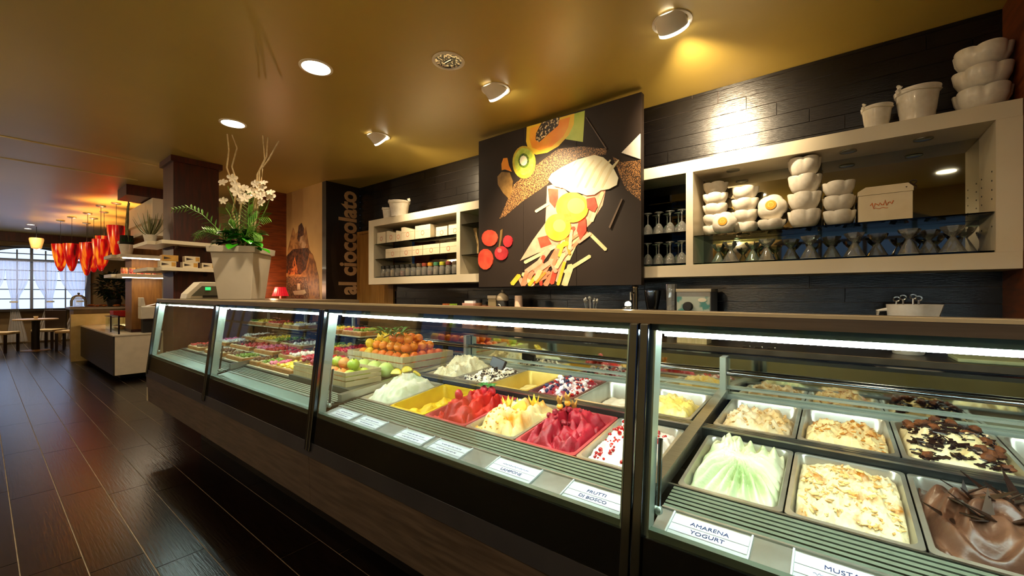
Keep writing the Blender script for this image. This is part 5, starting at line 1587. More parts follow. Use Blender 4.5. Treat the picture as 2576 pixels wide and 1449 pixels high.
B().box(-.06, .06, -.06, .06, .30, .335).build('lid', MATS['beige_lid'], t, at=(0, 0, 0), bevel=.005)
for i, (x, c, hh) in enumerate(((-3.00, '#7d4a28', .27), (-3.09, '#8a5630', .29))):
    t = item('spice_jar', '%s brown spice jar beside the beige canister' % ORD[i], 'jar', x, 3.38, group='brown jars on the worktop')
    B().lathe([(.036, 0), (.038, .01), (.038, hh - .05), (.03, hh - .03)], 14, cap0=True).build('body', mat('brown_jar_%d' % i, c, .3), t, smooth=True, at=(0, 0, 0))
    B().lathe([(.034, hh - .035), (.034, hh), (.001, hh + .002)], 14).build('lid', M_black, t, smooth=True, at=(0, 0, 0))
t = item('napkin_box', 'small pink napkin box on the worktop', 'box', -3.22, 3.38)
B().box(-.085, .085, -.05, .05, 0, .25).build('body', mat('pink_card', '#c49484', .6), t, at=(0, 0, 0), bevel=.004)
B().box(-.06, .07, -.035, .035, .25, .275).build('napkins', M_paper, t, at=(0, 0, 0))
for i, (x, c) in enumerate(((-3.62, '#a35a34'), (-3.50, '#7d9a2c'))):
    t = item('sachet_pot', ['pot of orange sugar sachets on the worktop', 'pot of green sugar sachets on the worktop'][i], 'pot', x, 3.38)
    B().lathe([(.04, 0), (.055, .17), (.05, .17), (.001, .02)], 14, cap0=True).build('pot', mat('sachet_pot_%d' % i, c, .5), t, smooth=True, at=(0, 0, 0))
    for k in range(7):
        b = B().box(-.018, .018, -.002, .002, .0, .10)
        xform(b, Matrix.Translation((.028 * math.cos(k), .028 * math.sin(k), .14)) @ Matrix.Rotation(k * .9, 4, 'Z') @ Matrix.Rotation(R(12), 4, 'X'))
        b.build('sachet', mat('sachet_paper_%d' % i, ['#c9703a', '#9cc03a'][i], .5), t, at=(0, 0, 0))
t = item('cutlery_pot', 'steel pot bristling with spoons and tongs', 'pot', -1.72, 3.36)
B().lathe([(.06, 0), (.065, .2), (.06, .2), (.001, .02)], 18, cap0=True).build('pot', M_steel, t, smooth=True, at=(0, 0, 0))
for k in range(9):
    a = k * .7
    b = B().tube([(.02 * math.cos(a), .02 * math.sin(a), .03), (.055 * math.cos(a), .05 * math.sin(a), .27 + .01 * (k % 4))], .004, 5)
    b.ball((.058 * math.cos(a), .053 * math.sin(a), .285 + .01 * (k % 4)), .012, (1, .5, 1.5), 7, 5)
    b.build('spoon', M_steel, t, smooth=True, at=(0, 0, 0))
t = item('wooden_tray', 'shallow honey wood tray on the worktop behind the gelato', 'tray', -.80, 3.17)
B().box(-.10, .10, -.07, .07, 0, .008).build('base', M_crate, t, at=(0, 0, 0))
for a in ((-.10, .10, -.07, -.06), (-.10, .10, .06, .07), (-.10, -.09, -.06, .06), (.09, .10, -.06, .06)):
    B().box(*a, .008, .05).build('side', M_crate, t, at=(0, 0, 0))
t = item('cutting_board', 'pale green cutting board on the worktop near the timber pier', 'board', .62, 3.20)
B().box(-.12, .13, -.11, .13, 0, .02).build('board', mat('green_board', '#b9c79a', .5), t, at=(0, 0, 0), bevel=.005)
B().box(-.05, .05, .085, .11, .0195, .021).build('grip_slot', M_black, t, at=(0, 0, 0))
for i in range(3):
    t = item('bent_tong', '%s chevron-shaped steel tong lying on the worktop' % ORD[i], 'tongs', -.46 + i * .07, 3.12, group='chevron tongs on the worktop')
    B().tube([(-.02, -.03, .004), (.02, 0, .004), (-.02, .04, .004)], .004, 5).build('arm', M_steel, t, at=(0, 0, 0))
    B().ball((.02, 0, .005), .006, seg=7, rings=5).build('hinge', M_steel, t, at=(0, 0, 0))
# small bright lamp that shines over the case edge
t = thing('case_spotlight', 'tiny bright spotlight on the chrome edge of the case', 'lamp', (-.487, 1.19, 1.285))
B().lathe([(.016, 0), (.016, .004), (.008, .006), (.008, .012)], 14, cap0=True).build('base', M_chrome, t, smooth=True, at=(0, 0, 0))
B().ball((0, 0, .014), .009, seg=12, rings=8).build('bulb', emis('spotlight_bulb', (1, .82, .5), 120), t, smooth=True, at=(0, 0, 0))

# ------------------------------------------------------------------ planter with orchids on the case top
ZP = 1.2835
PC = Vector((-4.2, 1.45, ZP))
pl = thing('orchid_planter', 'tall white square planter with white orchids, pale twigs and ferns', 'plant', PC)
M_pot = mat('white_planter', '#cfc8ba', 0.35, col2='#c6bfb0', scale=4)


def sq(s, z, rz=R(45)):
    return [(PC.x + s / 2 * 1.41421 * math.cos(rz + math.pi / 4 + k * math.pi / 2), PC.y + s / 2 * 1.41421 * math.sin(rz + math.pi / 4 + k * math.pi / 2), ZP + z) for k in range(4)]


B().loops([sq(.265, 0), sq(.345, .405), sq(.33, .405), sq(.32, .38)], cap0=True).build('pot', M_pot, pl, bevel=.004)
B().loops([sq(.345, .405), sq(.385, .408), sq(.395, .46), sq(.36, .462), sq(.35, .43)], cap0=False).build('rim', M_pot, pl, bevel=.003)
B().loops([sq(.35, .43), sq(.01, .435)]).build('soil', mat('potting_soil', '#1c1209', .9, scale=40), pl)


def PP(u, v, dd=0.0):
    """point beside the planter: u, v in planter units right and up of its rim centre, dd towards the case front"""
    k = .00357
    r = Vector((.789, .614, 0))
    f = Vector((-.614, .789, 0))
    return Vector((PC.x, PC.y, 1.74)) + r * ((u - 609) * k) + Vector((0, 0, (625 - v) * k)) - f * dd


M_twig = mat('pale_twig', '#d2bd94', .6, col2='#b89f74', scale=30)
for pts in ([(602, 640), (597, 560), (588, 535), (590, 485), (580, 455), (566, 420), (571, 375), (568, 335)], [(606, 640), (603, 560), (604, 500), (594, 455), (585, 420), (592, 370), (582, 338)],
            [(622, 640), (630, 540), (642, 480), (648, 440), (664, 400), (664, 342)], [(624, 640), (640, 540), (648, 470), (655, 430), (671, 395), (672, 345)], [(628, 640), (645, 530), (654, 455), (660, 420), (674, 400), (698, 352)]):
    n = len(pts)
    B().tube([tuple(PP(u, v, .02 * math.sin(i * 2 + u))) for i, (u, v) in enumerate(pts)], [.009 - .004 * i / n for i in range(n)], 6).build('twig', M_twig, pl, smooth=True)
M_petal = mat('white_orchid_petal', '#f3ead8', .5, col2='#eadfca', scale=20)
M_heart = mat('orchid_heart', '#c9a53a', .5)
rd = random.Random(9)
for i, (u, v, s) in enumerate(((575, 465, 1.0), (593, 452, 1.0), (577, 510, .9), (612, 488, 1.3), (622, 478, 1.1), (630, 503, 1.2), (640, 484, 1.0), (655, 468, 1.0), (668, 478, 1.0), (672, 500, 1.0), (686, 497, 1.1), (693, 490, .9), (668, 514, 1.0), (650, 495, 1.0), (605, 470, .9), (676, 466, .8), (618, 508, 1.0), (664, 490, 1.0))):
    c = PP(u, v, .05 + .05 * rd.random())
    look = Vector((.75, -.5, .15)) + Vector((rd.uniform(-.4, .4), rd.uniform(-.4, .4), rd.uniform(-.3, .3)))
    q = look.to_track_quat('Z', 'Y').to_matrix()
    b = B()
    for k in range(5):
        a = k * 1.2566 + 1.57
        L, W = (.044 * s, .036 * s) if k in (1, 4) else (.038 * s, .024 * s)
        pts = []
        for (x, y) in ((0, 0), (.35, .42), (.7, .5), (1.0, .2), (1.0, -.2), (.7, -.5), (.35, -.42)):
            px_, py_ = x * L, y * W
            pts.append(c + q @ Vector((px_ * math.cos(a) - py_ * math.sin(a), px_ * math.sin(a) + py_ * math.cos(a), .010 * s * math.sin(x * 2.5))))
        b.add(pts, [(0, 1, 2), (0, 2, 3), (0, 3, 4), (0, 4, 5), (0, 5, 6)])
    o = b.build('orchid_flower', M_petal, pl)
    B().ball(tuple(c + q @ Vector((0, 0, .008))), .008 * s, seg=7, rings=5).build('flower_heart', M_heart, o, smooth=True)
for (u0, v0, u1, v1) in ((604, 630, 576, 470), (612, 630, 640, 480), (618, 630, 684, 495)):
    B().tube([tuple(PP(u0 + (u1 - u0) * t + 10 * math.sin(t * 3), v0 + (v1 - v0) * t ** .8, .03)) for t in (0, .25, .5, .75, 1)], .004, 5).build('orchid_stem', mat('orchid_stem', '#5a7a2c', .5), pl, smooth=True)
M_frond = mat('palm_green', '#3f7a1e', .5, col2='#6a9a34', scale=10)


def frond(pts, L=.10, m=M_frond):
    P = [PP(*p) for p in pts]
    b = B()
    b.tube([tuple(p) for p in P], .003, 5)
    n = 16
    for i in range(2, n + 1):
        t = i / n * (len(P) - 1)
        k = min(int(t), len(P) - 2)
        p = P[k].lerp(P[k + 1], t - k)
        d = (P[k + 1] - P[k]).normalized()
        sd = d.cross(Vector((.7, -.6, .3))).normalized()
        for s in (-1, 1):
            leafbm(b, p, d * .8 + sd * s * .9 + Vector((0, 0, -.15)), L * (1.15 - .6 * i / n), .017, .1, 3)
    b.build('palm_frond', m, pl)


frond([(600, 630, .05), (575, 585, .12), (540, 548, .15), (505, 530, .15), (470, 535, .15)], .075)
frond([(600, 630, .05), (565, 590, .1), (535, 585, .12), (515, 600, .12)], .07)
frond([(618, 630, .05), (640, 580, .1), (668, 555, .12), (692, 552, .12)], .11)
frond([(612, 630, -.05), (615, 560, -.04), (618, 510, -.04), (622, 480, -.04)], .12)
frond([(620, 630, .02), (632, 570, 0), (650, 530, -.02), (655, 510, -.02)], .10)
frond([(606, 630, .02), (590, 580, .0), (570, 560, -.02)], .11)
frond([(605, 630, .08), (585, 600, .14), (555, 590, .17), (530, 600, .18)], .10)
frond([(612, 630, .06), (608, 580, .10), (600, 545, .12), (590, 530, .12)], .12)
frond([(620, 630, .08), (640, 600, .14), (665, 590, .16), (685, 598, .17)], .12)
frond([(616, 630, .05), (625, 575, .08), (640, 545, .1), (652, 535, .1)], .12)
M_bright = mat('bright_green_leaf', '#3fae1c', .35, col2='#2a7f14', scale=9, coat=.3)
M_deep = mat('deep_green_leaf', '#1e5a14', .4, col2='#123c0d', scale=9, coat=.2)
rd = random.Random(12)
for i in range(44):
    u, v = rd.uniform(572, 655), rd.uniform(588, 618)
    a = rd.uniform(-2.4, .9)
    b = B()
    d = Vector((math.cos(a), math.sin(a), rd.uniform(-.2, .5)))
    leafbm(b, PP(u, v, rd.uniform(-.05, .13)), d, rd.uniform(.09, .15), rd.uniform(.06, .09), .2, 6)
    b.build('leaf', M_bright if (i % 3 and u > 605) else M_deep, pl)
for (u, v, a, L) in ((614, 618, -.6, .16), (640, 605, -.1, .15), (655, 612, .2, .15), (650, 622, .4, .13), (670, 628, .5, .12)):
    b = B()
    leafbm(b, PP(u, v, .13), (math.cos(a), math.sin(a), -.35), L, .085, .1, 6)
    b.build('leaf', M_bright, pl)

# white till / label printer beside the planter
t = thing('cash_register', 'white wedge-shaped scale register with dark panel and green display', 'scale', (-4.93, 1.405, ZP))
M_reg = mat('white_plastic', '#d9d4c4', .35)
p = [(-.21, 0), (.22, 0), (.22, .035), (.07, .165), (-.10, .165), (-.20, .05)]
B().prism([(a, b) for a, b in p], 'x', -.10, .10).build('body', M_reg, t, at=(0, 0, 0), bevel=.006)
B().prism([(-.17, .03), (.15, .03), (.05, .125), (-.085, .125)], 'x', .0995, .104).build('recess', mat('grey_panel', '#5f5f50', .5), t, at=(0, 0, 0))
B().box(.103, .107, -.06, -.015, .085, .115).build('display', emis('green_display', (.05, .6, .15), .8), t, at=(0, 0, 0))
B().box(.103, .112, -.08, .08, .012, .035).build('keypad', M_black, t, at=(0, 0, 0))
# ------------------------------------------------------------------ dark column with shelves beyond the case
struct(B().box(-6.73, -6.278, 1.43, 1.897, 0, 2.93).build('column', M_wenge), 'dark mahogany clad column')
struct(B().box(-6.76, -6.25, 1.40, 1.93, 2.93, CEIL - .001).build('trim_4', M_wenge), 'dark capital of the mahogany column')
for i, z in enumerate((1.91, 1.60)):
    t = thing('column_shelf', ['upper white shelf wrapping the dark column', 'lower white shelf wrapping the dark column'][i], 'shelf', (-6.15, 1.55, z))
    B().box(-6.277, -6.03, 1.27, 1.84, z, z + .042).build('board', M_white, t, bevel=.002)
    B().box(-7.0, -6.279, 1.19, 1.428, z, z + .042).build('side_board', M_white, t, bevel=.002)
    for y in (1.45, 1.75):
        B().prism([(-6.277, z - .001), (-6.16, z - .001), (-6.277, z - .05)], 'y', y - .01, y + .01).build('bracket', M_steel, t)
M_gold = mat('gold_card', '#c79a48', .45, col2='#b4863a', scale=12)
M_dkcard = mat('dark_card', '#2a1a10', .5)
for i, (y, zz, lab) in enumerate(((1.34, 1.6425, 'gold and white packet at the end of the lower column shelf'), (1.36, 1.7135, 'gold packet stacked on the end packet'), (1.55, 1.6425, 'wide white packet with dark wedge print'),
                                  (1.57, 1.7135, 'white packet stacked on the wide wedge packet'), (1.74, 1.6425, 'white packet with dark wedge beside the planter'))):
    t = thing('packet', lab, 'packet', (-6.14, y, zz), 'packets on the column shelf')
    B().box(-.05, .05, -.075, .075, 0, .07).build('box', M_card if i not in (1,) else M_gold, t, at=(0, 0, 0), bevel=.002)
    B().prism([(-.06, .02), (.01, .035), (-.06, .05)], 'x', .0502, .0512).build('wedge_print', M_dkcard, t, at=(0, 0, 0))
    B().box(.0502, .0512, .03, .07, .012, .06).build('gold_print', M_gold, t, at=(0, 0, 0))
# trailing grey plant on the upper column shelf
t = thing('trailing_plant', 'grey-green trailing plant on the upper column shelf', 'plant', (-6.6, 1.28, 1.9525))
B().lathe([(.05, 0), (.07, .10), (.065, .10), (.001, .02)], 14, cap0=True).build('pot', M_ceramic, t, smooth=True, at=(0, 0, 0))
M_greyleaf = mat('grey_green_leaf', '#7a7f58', .6, col2='#9a9a74', scale=20)
rd = random.Random(5)
for i in range(34):
    a = rd.uniform(0, 6.28)
    b = B()
    leafbm(b, (0, 0, .10), (math.cos(a), math.sin(a), rd.uniform(.2, 1.6)), rd.uniform(.14, .26), .018, -.6, 5)
    b.build('leaf', M_greyleaf, t, at=(0, 0, 0))

# second column with lit shelves
t = thing('display_tower', 'tan veneered tower rising from the white counter behind the lit shelves', 'tower', (-9.16, 1.68, .7155))
B().box(-9.40, -8.92, 1.50, 1.88, .716, 2.234).build('body', mat('tan_column_veneer', '#8a5c26', .5, col2='#744a1c', scale=6, stretch=(6, 6, .6)), t)
B().box(-9.41, -8.91, 1.49, 1.89, .716, .76).build('foot', M_wenge, t)
struct(B().box(-9.1, -8.45, 1.36, 1.90, 2.84, CEIL - .001).build('trim_5', M_wenge), 'dark capital of the far column')
t = thing('hanging_box', 'white suspended box with an open niche below', 'cabinet', (-9.2, 1.75, 2.22))
B().box(-10.2, -8.32, 1.64, 1.86, 2.50, 2.82).build('body', M_white, t)
B().box(-10.2, -8.5, 1.70, 1.84, 2.281, 2.499).build('niche_back', M_white, t)
B().box(-10.2, -8.25, 1.52, 1.90, 2.235, 2.28).build('niche_floor', M_white, t)
for i, z in enumerate((1.90, 1.595)):
    t = thing('lit_shelf', ['upper brightly lit white shelf on the tan column', 'lower brightly lit white shelf on the tan column'][i], 'shelf', (-8.4, 1.52, z))
    B().box(-8.919, -8.62, 1.32, 1.87, z, z + .05).build('board', M_white, t, bevel=.002)
    B().box(-9.55, -8.921, 1.26, 1.498, z, z + .05).build('side_board', M_white, t, bevel=.002)
    B().box(-8.74, -8.66, 1.36, 1.84, z - .012, z - .0005).build('led_strip', emis('warm_led', (1, .85, .6), 9), t)
rd = random.Random(2)
for i in range(9):
    t = thing('sweet_jar', '%s jar of pink sweets along the lower lit shelf' % ORD[i], 'jar', (-8.72 - .06 * (i % 2), 1.36 + .047 * i, 1.6455), 'jars of pink sweets on the lit shelf')
    B().lathe([(.022, 0), (.024, .07), (.018, .085)], 10, cap0=True, cap1=True).build('sweets', mat('pink_sweets_%d' % (i % 3), ['#d8604a', '#e88a5a', '#b8384a'][i % 3], .4, col2='#f0c8a0', scale=60, contrast=(.5, .6)), t, smooth=True, at=(0, 0, 0))
    B().lathe([(.019, .085), (.02, .1), (.001, .102)], 10).build('lid', M_gold, t, smooth=True, at=(0, 0, 0))
t = thing('potted_bamboo', 'tall thin bamboo stems in a white pot on the upper lit shelf', 'plant', (-8.80, 1.42, 1.9505))
B().lathe([(.065, 0), (.095, .16), (.088, .16), (.001, .03)], 18, cap0=True).build('pot', M_ceramic, t, smooth=True, at=(0, 0, 0))
for i in range(5):
    B().tube([(-.05 + .03 * i, .02 * math.sin(i * 2), .1), (-.06 + .035 * i, .02 * math.sin(i), .5), (-.05 + .03 * i, .02, .78 + .03 * (i % 3))], .009, 6).build('stem', mat('dry_bamboo', '#7f7a4a', .5, col2='#5a562c', scale=20), t, smooth=True, at=(0, 0, 0))
for i in range(14):
    a = i * 1.1
    b = B()
    leafbm(b, (0, 0, .12), (math.cos(a), math.sin(a), .9), .16, .02, -.4, 4)
    b.build('leaf', M_deep, t, at=(0, 0, 0))
B().lathe([(.085, .15), (.08, .30), (.001, .31)], 14).build('moss', mat('dark_moss', '#15180c', .9), t, smooth=True, at=(0, 0, 0))

# red table lamp on a dark sideboard
t = thing('sideboard', 'dark sideboard in front of the mural', 'cabinet', (-6.8, 2.85, 0))
B().box(-7.18, -6.3, 2.62, 3.12, .06, 1.17).build('body', M_cabin, t)
B().box(-7.18, -6.28, 2.60, 3.125, 1.17, 1.20).build('top', M_cabin, t, bevel=.003)
for k in range(2):
    B().box(-6.30, -6.285, 2.63 + k * .245, 2.865 + k * .245, .08, 1.15).build('door', M_cabin, t, bevel=.002)
B().box(-7.15, -6.33, 2.66, 3.10, 0, .06).build('plinth', M_black, t)
t = thing('table_lamp', 'small table lamp with a red pleated shade', 'lamp', (-6.82, 2.88, 1.2005))
B().lathe([(.06, 0), (.06, .01), (.015, .02), (.012, .09), (.016, .12)], 16, cap0=True).build('base', M_ceramic, t, smooth=True, at=(0, 0, 0))
B().lathe([(.115, .10), (.07, .24), (.068, .24), (.112, .10)], 40, lobes=20, amp=.025).build('shade', mat('red_pleated_shade', '#d0202c', .6, emit='#e01826', estr=.35, col2='#b8141f', scale=20), t, smooth=True, at=(0, 0, 0))

s = lamp('POINT', 'table_lamp_light', (-6.82, 2.80, 1.40), 10, (1, .55, .3), size=.06)
s.location = Vector(s.location) - Vector(t.location)
s.parent = t
# pendant lamps -------------------------------------------------------------
M_flame = None


def flame(seed):
    m = bpy.data.materials.new('red_art_glass')
    m.use_nodes = True
    nt = m.node_tree
    b = nt.nodes['Principled BSDF']
    tc = nt.nodes.new('ShaderNodeTexCoord')
    mp = nt.nodes.new('ShaderNodeMapping')
    mp.inputs['Scale'].default_value = (9, 9, 1.6)
    mp.inputs['Location'].default_value = (seed, 0, seed)
    nz = nt.nodes.new('ShaderNodeTexNoise')
    nz.inputs['Scale'].default_value = 1.0
    rp = nt.nodes.new('ShaderNodeValToRGB')
    cr = rp.color_ramp
    cr.elements[0].position = .34
    cr.elements[0].color = (*C('#3a0306'), 1)
    cr.elements[1].position = .74
    cr.elements[1].color = (*C('#ff9a20'), 1)
    e = cr.elements.new(.56)
    e.color = (*C('#b80c0c'), 1)
    nt.links.new(tc.outputs['Object'], mp.inputs[0])
    nt.links.new(mp.outputs[0], nz.inputs['Vector'])
    nt.links.new(nz.outputs['Fac'], rp.inputs[0])
    nt.links.new(rp.outputs[0], b.inputs['Base Color'])
    nt.links.new(rp.outputs[0], b.inputs['Emission Color'])
    b.inputs['Emission Strength'].default_value = .45
    b.inputs['Roughness'].default_value = .2
    return m


PM = [flame(s) for s in (0.0, 3.1, 7.7)]
for i, (x, y, zt, h, r) in enumerate(((-10.35, 1.53, 2.58, .62, .125), (-10.9, 1.40, 2.36, .60, .12), (-11.64, 1.54, 2.50, .62, .125), (-12.1, 1.36, 2.38, .55, .12), (-12.79, 1.53, 2.46, .66, .13), (-13.0, 1.22, 2.42, .6, .13), (-13.77, 1.53, 2.36, .6, .13), (-13.8, 1.12, 2.46, .62, .14))):
    t = thing('pendant_lamp', '%s red tulip-shaped art glass pendant in the row over the pastry bar' % ORD[i], 'pendant lamp', (x, y, zt - h), 'red glass pendants over the pastry bar')
    prof = [(.001, 0), (r * .25, h * .03), (r * .55, h * .22), (r * .85, h * .55), (r * .98, h * .82), (r, h), (r * .96, h), (r * .93, h * .82), (r * .8, h * .55), (r * .5, h * .24)]
    B().lathe(prof, 24, lobes=3, amp=[0, 0, .03, .04, .06, .08, .08, .06, .04, .03]).build('shade', PM[i % 3], t, smooth=True, at=(0, 0, 0))
    B().tube([(0, 0, h * .55), (0, 0, CEIL - zt + h - .01)], .004, 5).build('cable', M_black, t, at=(0, 0, 0))
    B().lathe([(.07, CEIL - zt + h - .001), (.07, CEIL - zt + h - .02), (.05, CEIL - zt + h - .03), (.001, CEIL - zt + h - .032)], 20).build('ceiling_rose', M_steel, t, smooth=True, at=(0, 0, 0))
    B().ball((0, 0, h * .62), .035, seg=10, rings=8).build('bulb', emis('pendant_bulb', (1, .62, .25), 14), t, smooth=True, at=(0, 0, 0))
    if i % 2 == 0:
        s = lamp('POINT', 'pendant_lamp_light', (0, 0, h * .8), 38, (1, .58, .26), size=.05)
        s.parent = t
# small glass pendant near the window
t = thing('crystal_pendant', 'pale glowing crystal chandelier near the arched window', 'pendant lamp', (-15.6, .86, 2.42))
B().lathe([(.12, .30), (.13, .26), (.09, .05), (.001, 0)], 20).build('shade', mat('pale_crystal', '#d8b070', .2, emit='#ffb860', estr=.25, alpha=.5), t, smooth=True, at=(0, 0, 0))
B().tube([(0, 0, .1), (0, 0, CEIL - 2.42 - .001)], .006, 5).build('cable', M_black, t, at=(0, 0, 0))

# low white pastry counter -----------------------------------------------------
M_cw = mat('white_corian', '#e2d8c2', .35)
t = thing('pastry_counter', 'low white counter with dark timber side and pale end face', 'counter', (-10.2, 1.5, 0))
B().box(-11.84, -8.56, 1.25, 1.92, .10, .69).build('body', M_cw, t)
B().box(-11.84, -8.575, 1.232, 1.25, .10, .69).build('side_panel', mat('grey_brown_veneer', '#3a3028', .45, col2='#2c241d', scale=5, stretch=(1, 1, 8)), t)
B().box(-11.84, -8.55, 1.225, 1.93, .69, .715).build('top', M_cw, t, bevel=.003)
B().box(-11.6, -8.9, 1.36, 1.74, 0, .10).build('plinth', M_black, t)
B().box(-11.95, -11.845, 1.10, 1.93, 0, .93).build('end_upstand', mat('pale_maple', '#d9c48c', .45, col2='#ccb578', scale=6), t)
B().box(-11.84, -9.9, 1.85, 1.91, .716, .93).build('back_upstand', MATS['pale_maple'], t)
B().box(-11.5, -10.0, 1.81, 1.845, .895, .91).build('led_strip', MATS['warm_led'], t)
t = thing('pastry_case', 'small glass pastry case on the low white counter', 'glass case', (-9.8, 1.5, .7155))
for a in ((-10.15, -9.45, 1.36, 1.366), (-10.15, -9.45, 1.66, 1.666), (-10.15, -10.144, 1.366, 1.66), (-9.456, -9.45, 1.366, 1.66)):
    B().box(*a, .716, .94).build('pane', M_glass, t)
B().box(-10.16, -9.44, 1.35, 1.676, .94, .95).build('lid', M_chrome, t)
for i in range(6):
    u = thing('pastry', '%s brown pastry in the small glass case' % ORD[i], 'pastry', (-10.08 + .11 * i, 1.50, .7175), 'brown pastries in the small case')
    B().ball((0, 0, .040), .042, (1, 1.4, .75), 10, 6, .3, i).build('crust', M_crust, u, smooth=True, at=(0, 0, 0))
    B().ball((0, 0, .06), .025, (1, 1.2, .6), 8, 5, .3, i + 3).build('glaze', M_cookie, u, smooth=True, at=(0, 0, 0))
t = thing('red_box', 'bright red box lying on the small glass case', 'box', (-9.8, 1.5, .9505))
B().box(-.16, .16, -.11, .11, 0, .09).build('body', mat('red_card', '#c8261c', .4), t, at=(0, 0, 0), bevel=.004)
B().box(-.162, .162, -.112, .112, .06, .093).build('lid', MATS['red_card'], t, at=(0, 0, 0), bevel=.004)
t = thing('sneeze_guard', 'clear glass guard with chrome rail on the white counter', 'glass guard', (-8.85, 1.5, .7155))
B().box(-9.25, -8.62, 1.30, 1.306, .716, .98).build('pane', M_glass, t)
B().box(-9.26, -8.61, 1.294, 1.312, .98, 1.0).build('rail', M_chrome, t)
for x in (-9.25, -8.62):
    B().box(x - .008, x + .008, 1.293, 1.313, .716, .98).build('upright', M_chrome, t)
t = thing('label_printer', 'white desktop printer with paper on the white counter', 'printer', (-8.73, 1.66, .7155))
B().box(-.07, .07, -.07, .07, .0, .22).build('stand', M_black, t, at=(0, 0, 0), bevel=.004)
B().box(-.11, .11, -.10, .10, .22, .42).build('body', M_reg, t, at=(0, 0, 0), bevel=.012)
B().prism([(-.10, .42), (-.04, .42), (-.06, .56), (-.10, .56)], 'x', -.10, .08).build('raised_lid', M_reg, t, at=(0, 0, 0), bevel=.006)
B().prism([(-.02, .421), (.16, .47), (.16, .475), (-.02, .426)], 'x', -.08, .08).build('paper', M_paper, t, at=(0, 0, 0))

# bar with bush and cloche further back
t = thing('pastry_bar', 'brown pastry bar with grey top in front of the window', 'counter', (-12.4, 1.8, 0))
B().box(-12.7, -12.1, 1.16, 2.7, .0, 1.02).build('body', mat('tan_bar_veneer', '#8a6a3a', .5, col2='#75582e', scale=5), t)
B().box(-12.75, -12.03, 1.10, 2.72, 1.02, 1.06).build('top', mat('grey_stone_top', '#8a8478', .4), t, bevel=.004)
t = thing('round_bush', 'dark round leafy bush in a pot on the pastry bar', 'plant', (-12.40, 1.80, 1.0605))
B().lathe([(.10, 0), (.13, .16), (.12, .16), (.001, .03)], 16, cap0=True).build('pot', M_black, t, smooth=True, at=(0, 0, 0))
b = B()
rd = random.Random(77)
for i in range(520):
    d = Vector((rd.gauss(0, 1), rd.gauss(0, 1), rd.gauss(0, 1))).normalized()
    c = Vector((0, 0, .44)) + d * rd.uniform(.12, .30)
    leafbm(b, c, d + Vector((rd.uniform(-.6, .6), rd.uniform(-.6, .6), rd.uniform(-.3, .5))), .11, .06, .1, 3)
o = b.build('foliage', mat('dark_bush_leaf', '#0c1a0c', .4, col2='#1a2c16', scale=9), t, at=(0, 0, 0))
o['kind'] = 'stuff'
B().tube([(0, 0, .1), (0, 0, .4)], .02, 6).build('stem', M_stalk, t, at=(0, 0, 0))
t = thing('cake_dome', 'glass dome with knob over pastries on the bar', 'cake dome', (-12.30, 1.25, 1.0605))
B().lathe([(.13, 0), (.145, .012), (.001, .013)], 20, cap0=True).build('plate', M_ceramic, t, smooth=True, at=(0, 0, 0))
B().lathe([(.125, .016), (.125, .13), (.10, .21), (.05, .25), (.001, .26)], 20).build('dome', M_ware, t, smooth=True, at=(0, 0, 0))
B().ball((0, 0, .28), .022, seg=10, rings=6).build('knob', M_chrome, t, smooth=True, at=(0, 0, 0))
for i in range(8):
    u = thing('croissant', '%s golden croissant heaped along the bar top' % ORD[i], 'pastry', (-12.13 - .49 * (i % 2), 1.47 + .16 * (i // 2), 1.0605), 'golden croissants on the bar')
    b = B().tube([(.055 * math.cos(a), .035 * math.sin(a), .028) for a in (-.4, .2, .8, 1.5, 2.2, 2.8, 3.5)], [.006, .016, .024, .027, .024, .016, .006], 8)
    b.build('crust', mat('golden_crust', '#a8642a', .5, col2='#7a4218', scale=30), u, smooth=True, at=(0, 0, 0))
    u.rotation_euler = (0, 0, i * 1.3)

# dining table and chairs by the window
M_tabletop = mat('cream_table_top', '#b99d72', .4)
t = thing('cafe_table', 'round cafe table with dark pedestal in front of the curtains', 'table', (-14.85, .81, 0))
B().lathe([(.36, .72), (.37, .735), (.36, .75), (.001, .751)], 28, cap0=True).build('top', M_tabletop, t, smooth=True, at=(0, 0, 0))
B().lathe([(.07, .02), (.06, .3), (.07, .72)], 14).build('pedestal', M_black, t, smooth=True, at=(0, 0, 0))
B().lathe([(.24, 0), (.24, .012), (.07, .03)], 24, cap0=True).build('foot', mat('beige_foot', '#a08a5c', .5), t, smooth=True, at=(0, 0, 0))
t = thing('candle_cup', 'small candle cup on the round cafe table', 'candle', (-14.85, .81, .7515))
B().lathe([(.03, 0), (.04, .06), (.036, .06), (.001, .01)], 12, cap0=True).build('cup', M_ceramic, t, smooth=True, at=(0, 0, 0))
B().lathe([(.034, .01), (.034, .045), (.001, .046)], 12).build('wax', M_cream, t, at=(0, 0, 0))
chair = thing('dining_chair', 'x', 'chair', (0, 0, 0))
M_chw = mat('dark_chair_wood', '#1f0f08', .45)
B().box(-.22, .22, -.22, .22, .40, .46).build('seat', mat('cream_upholstery', '#c9b48c', .7), chair, at=(0, 0, 0), bevel=.015)
B().box(-.22, .22, .19, .23, .46, .92).build('backrest', M_chw, chair, at=(0, 0, 0), bevel=.01)
for sx in (-.19, .19):
    for sy in (-.19, .19):
        B().box(sx - .02, sx + .02, sy - .02, sy + .02, 0, .40).build('leg', M_chw, chair, at=(0, 0, 0))
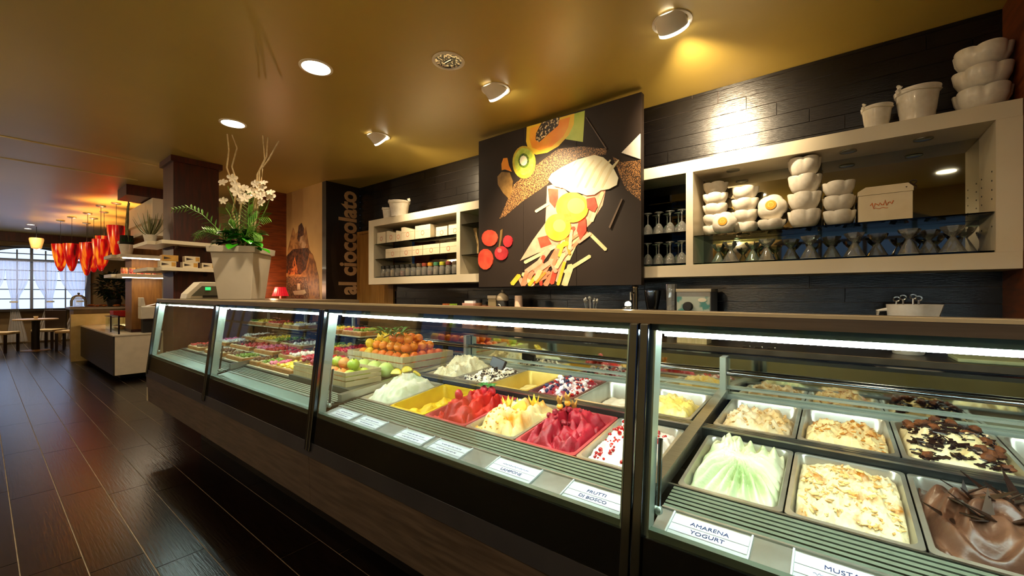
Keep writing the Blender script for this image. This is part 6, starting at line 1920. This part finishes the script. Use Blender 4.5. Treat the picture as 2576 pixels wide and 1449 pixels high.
for i, (dx, dy, a, lab) in enumerate(((-.30, -.52, 2.6, 'cream-seated dining chair on the camera-free open side of the cafe table'), (.25, .55, -.4, 'cream-seated dining chair between the cafe table and the white counter'), (-.62, .25, .9, 'cream-seated dining chair backed against the curtains'))):
    lab = ['cream-seated dining chair beside the cafe table, away from the white counter', 'cream-seated dining chair between the cafe table and the white counter', 'cream-seated dining chair backed against the curtains'][i]
    loc = (-14.85 + dx, .81 + dy, 0)
    if i == 0:
        chair.location = loc
        chair.rotation_euler = (0, 0, a)
        chair['label'] = lab
        chair['group'] = 'chairs round the cafe table'
    else:
        copy_tree(chair, loc, a, label=lab)
# sheer curtains
M_sheer = bpy.data.materials.new('sheer_white_voile')
M_sheer.use_nodes = True
nt = M_sheer.node_tree
nt.nodes.remove(nt.nodes['Principled BSDF'])
d_, t_, x_, m1, m2 = [nt.nodes.new(n) for n in ('ShaderNodeBsdfDiffuse', 'ShaderNodeBsdfTranslucent', 'ShaderNodeBsdfTransparent', 'ShaderNodeMixShader', 'ShaderNodeMixShader')]
d_.inputs[0].default_value = t_.inputs[0].default_value = (.86, .86, .9, 1)
m1.inputs[0].default_value = .55
m2.inputs[0].default_value = .30
for a, b in ((d_.outputs[0], m1.inputs[1]), (t_.outputs[0], m1.inputs[2]), (m1.outputs[0], m2.inputs[1]), (x_.outputs[0], m2.inputs[2]), (m2.outputs[0], nt.nodes['Material Output'].inputs[0])):
    nt.links.new(a, b)
for i, (ya, yb, yt) in enumerate(((-.15, .42, .10), (.42, .84, .56), (.90, 1.36, 1.22), (1.38, 1.95, 1.80))):
    t = thing('curtain', ['white sheer curtain at the open end of the arched window', 'white sheer curtain tied just before the window mullion', 'white sheer curtain tied just past the window mullion', 'white sheer curtain behind the pendants at the window end'][i], 'curtain', (X0 + .18, (ya + yb) / 2, 0), 'sheer curtains of the arched window')

    def fn(u, v, ya=ya, yb=yb, yt=yt):
        z = .04 + 2.20 * v
        k = math.exp(-((z - 1.12) / .42) ** 2) if z > 1.12 else math.exp(-((z - 1.12) / .8) ** 2)
        y = ya + (yb - ya) * u
        y = y * (1 - .72 * k) + (yt + (u - .5) * .02) * .72 * k
        return (X0 + .18 + .025 * math.sin(u * 38), y, z)
    B().grid(fn, 50, 22).build('cloth', M_sheer, t, smooth=True)
    B().lathe([(.075, 1.10), (.078, 1.12), (.075, 1.14)], 14, (X0 + .18, yt, 0)).build('tieback', M_tray, t, smooth=True)
t = thing('curtain_rod', 'dark curtain rod above the arched window', 'rod', (X0 + .18, .9, 2.6))
B().tube([(X0 + .18, -.3, 2.60), (X0 + .18, 2.1, 2.60)], .014, 8).build('rod', M_dark_frame, t, smooth=True)
for y in (-.3, 2.1):
    B().ball((X0 + .18, y, 2.60), .03, seg=8, rings=6).build('finial', M_dark_frame, t, smooth=True)
    B().tube([(X0 + .001, y * .97 + .02, 2.60), (X0 + .18, y * .97 + .02, 2.60)], .01, 6).build('bracket', M_dark_frame, t)
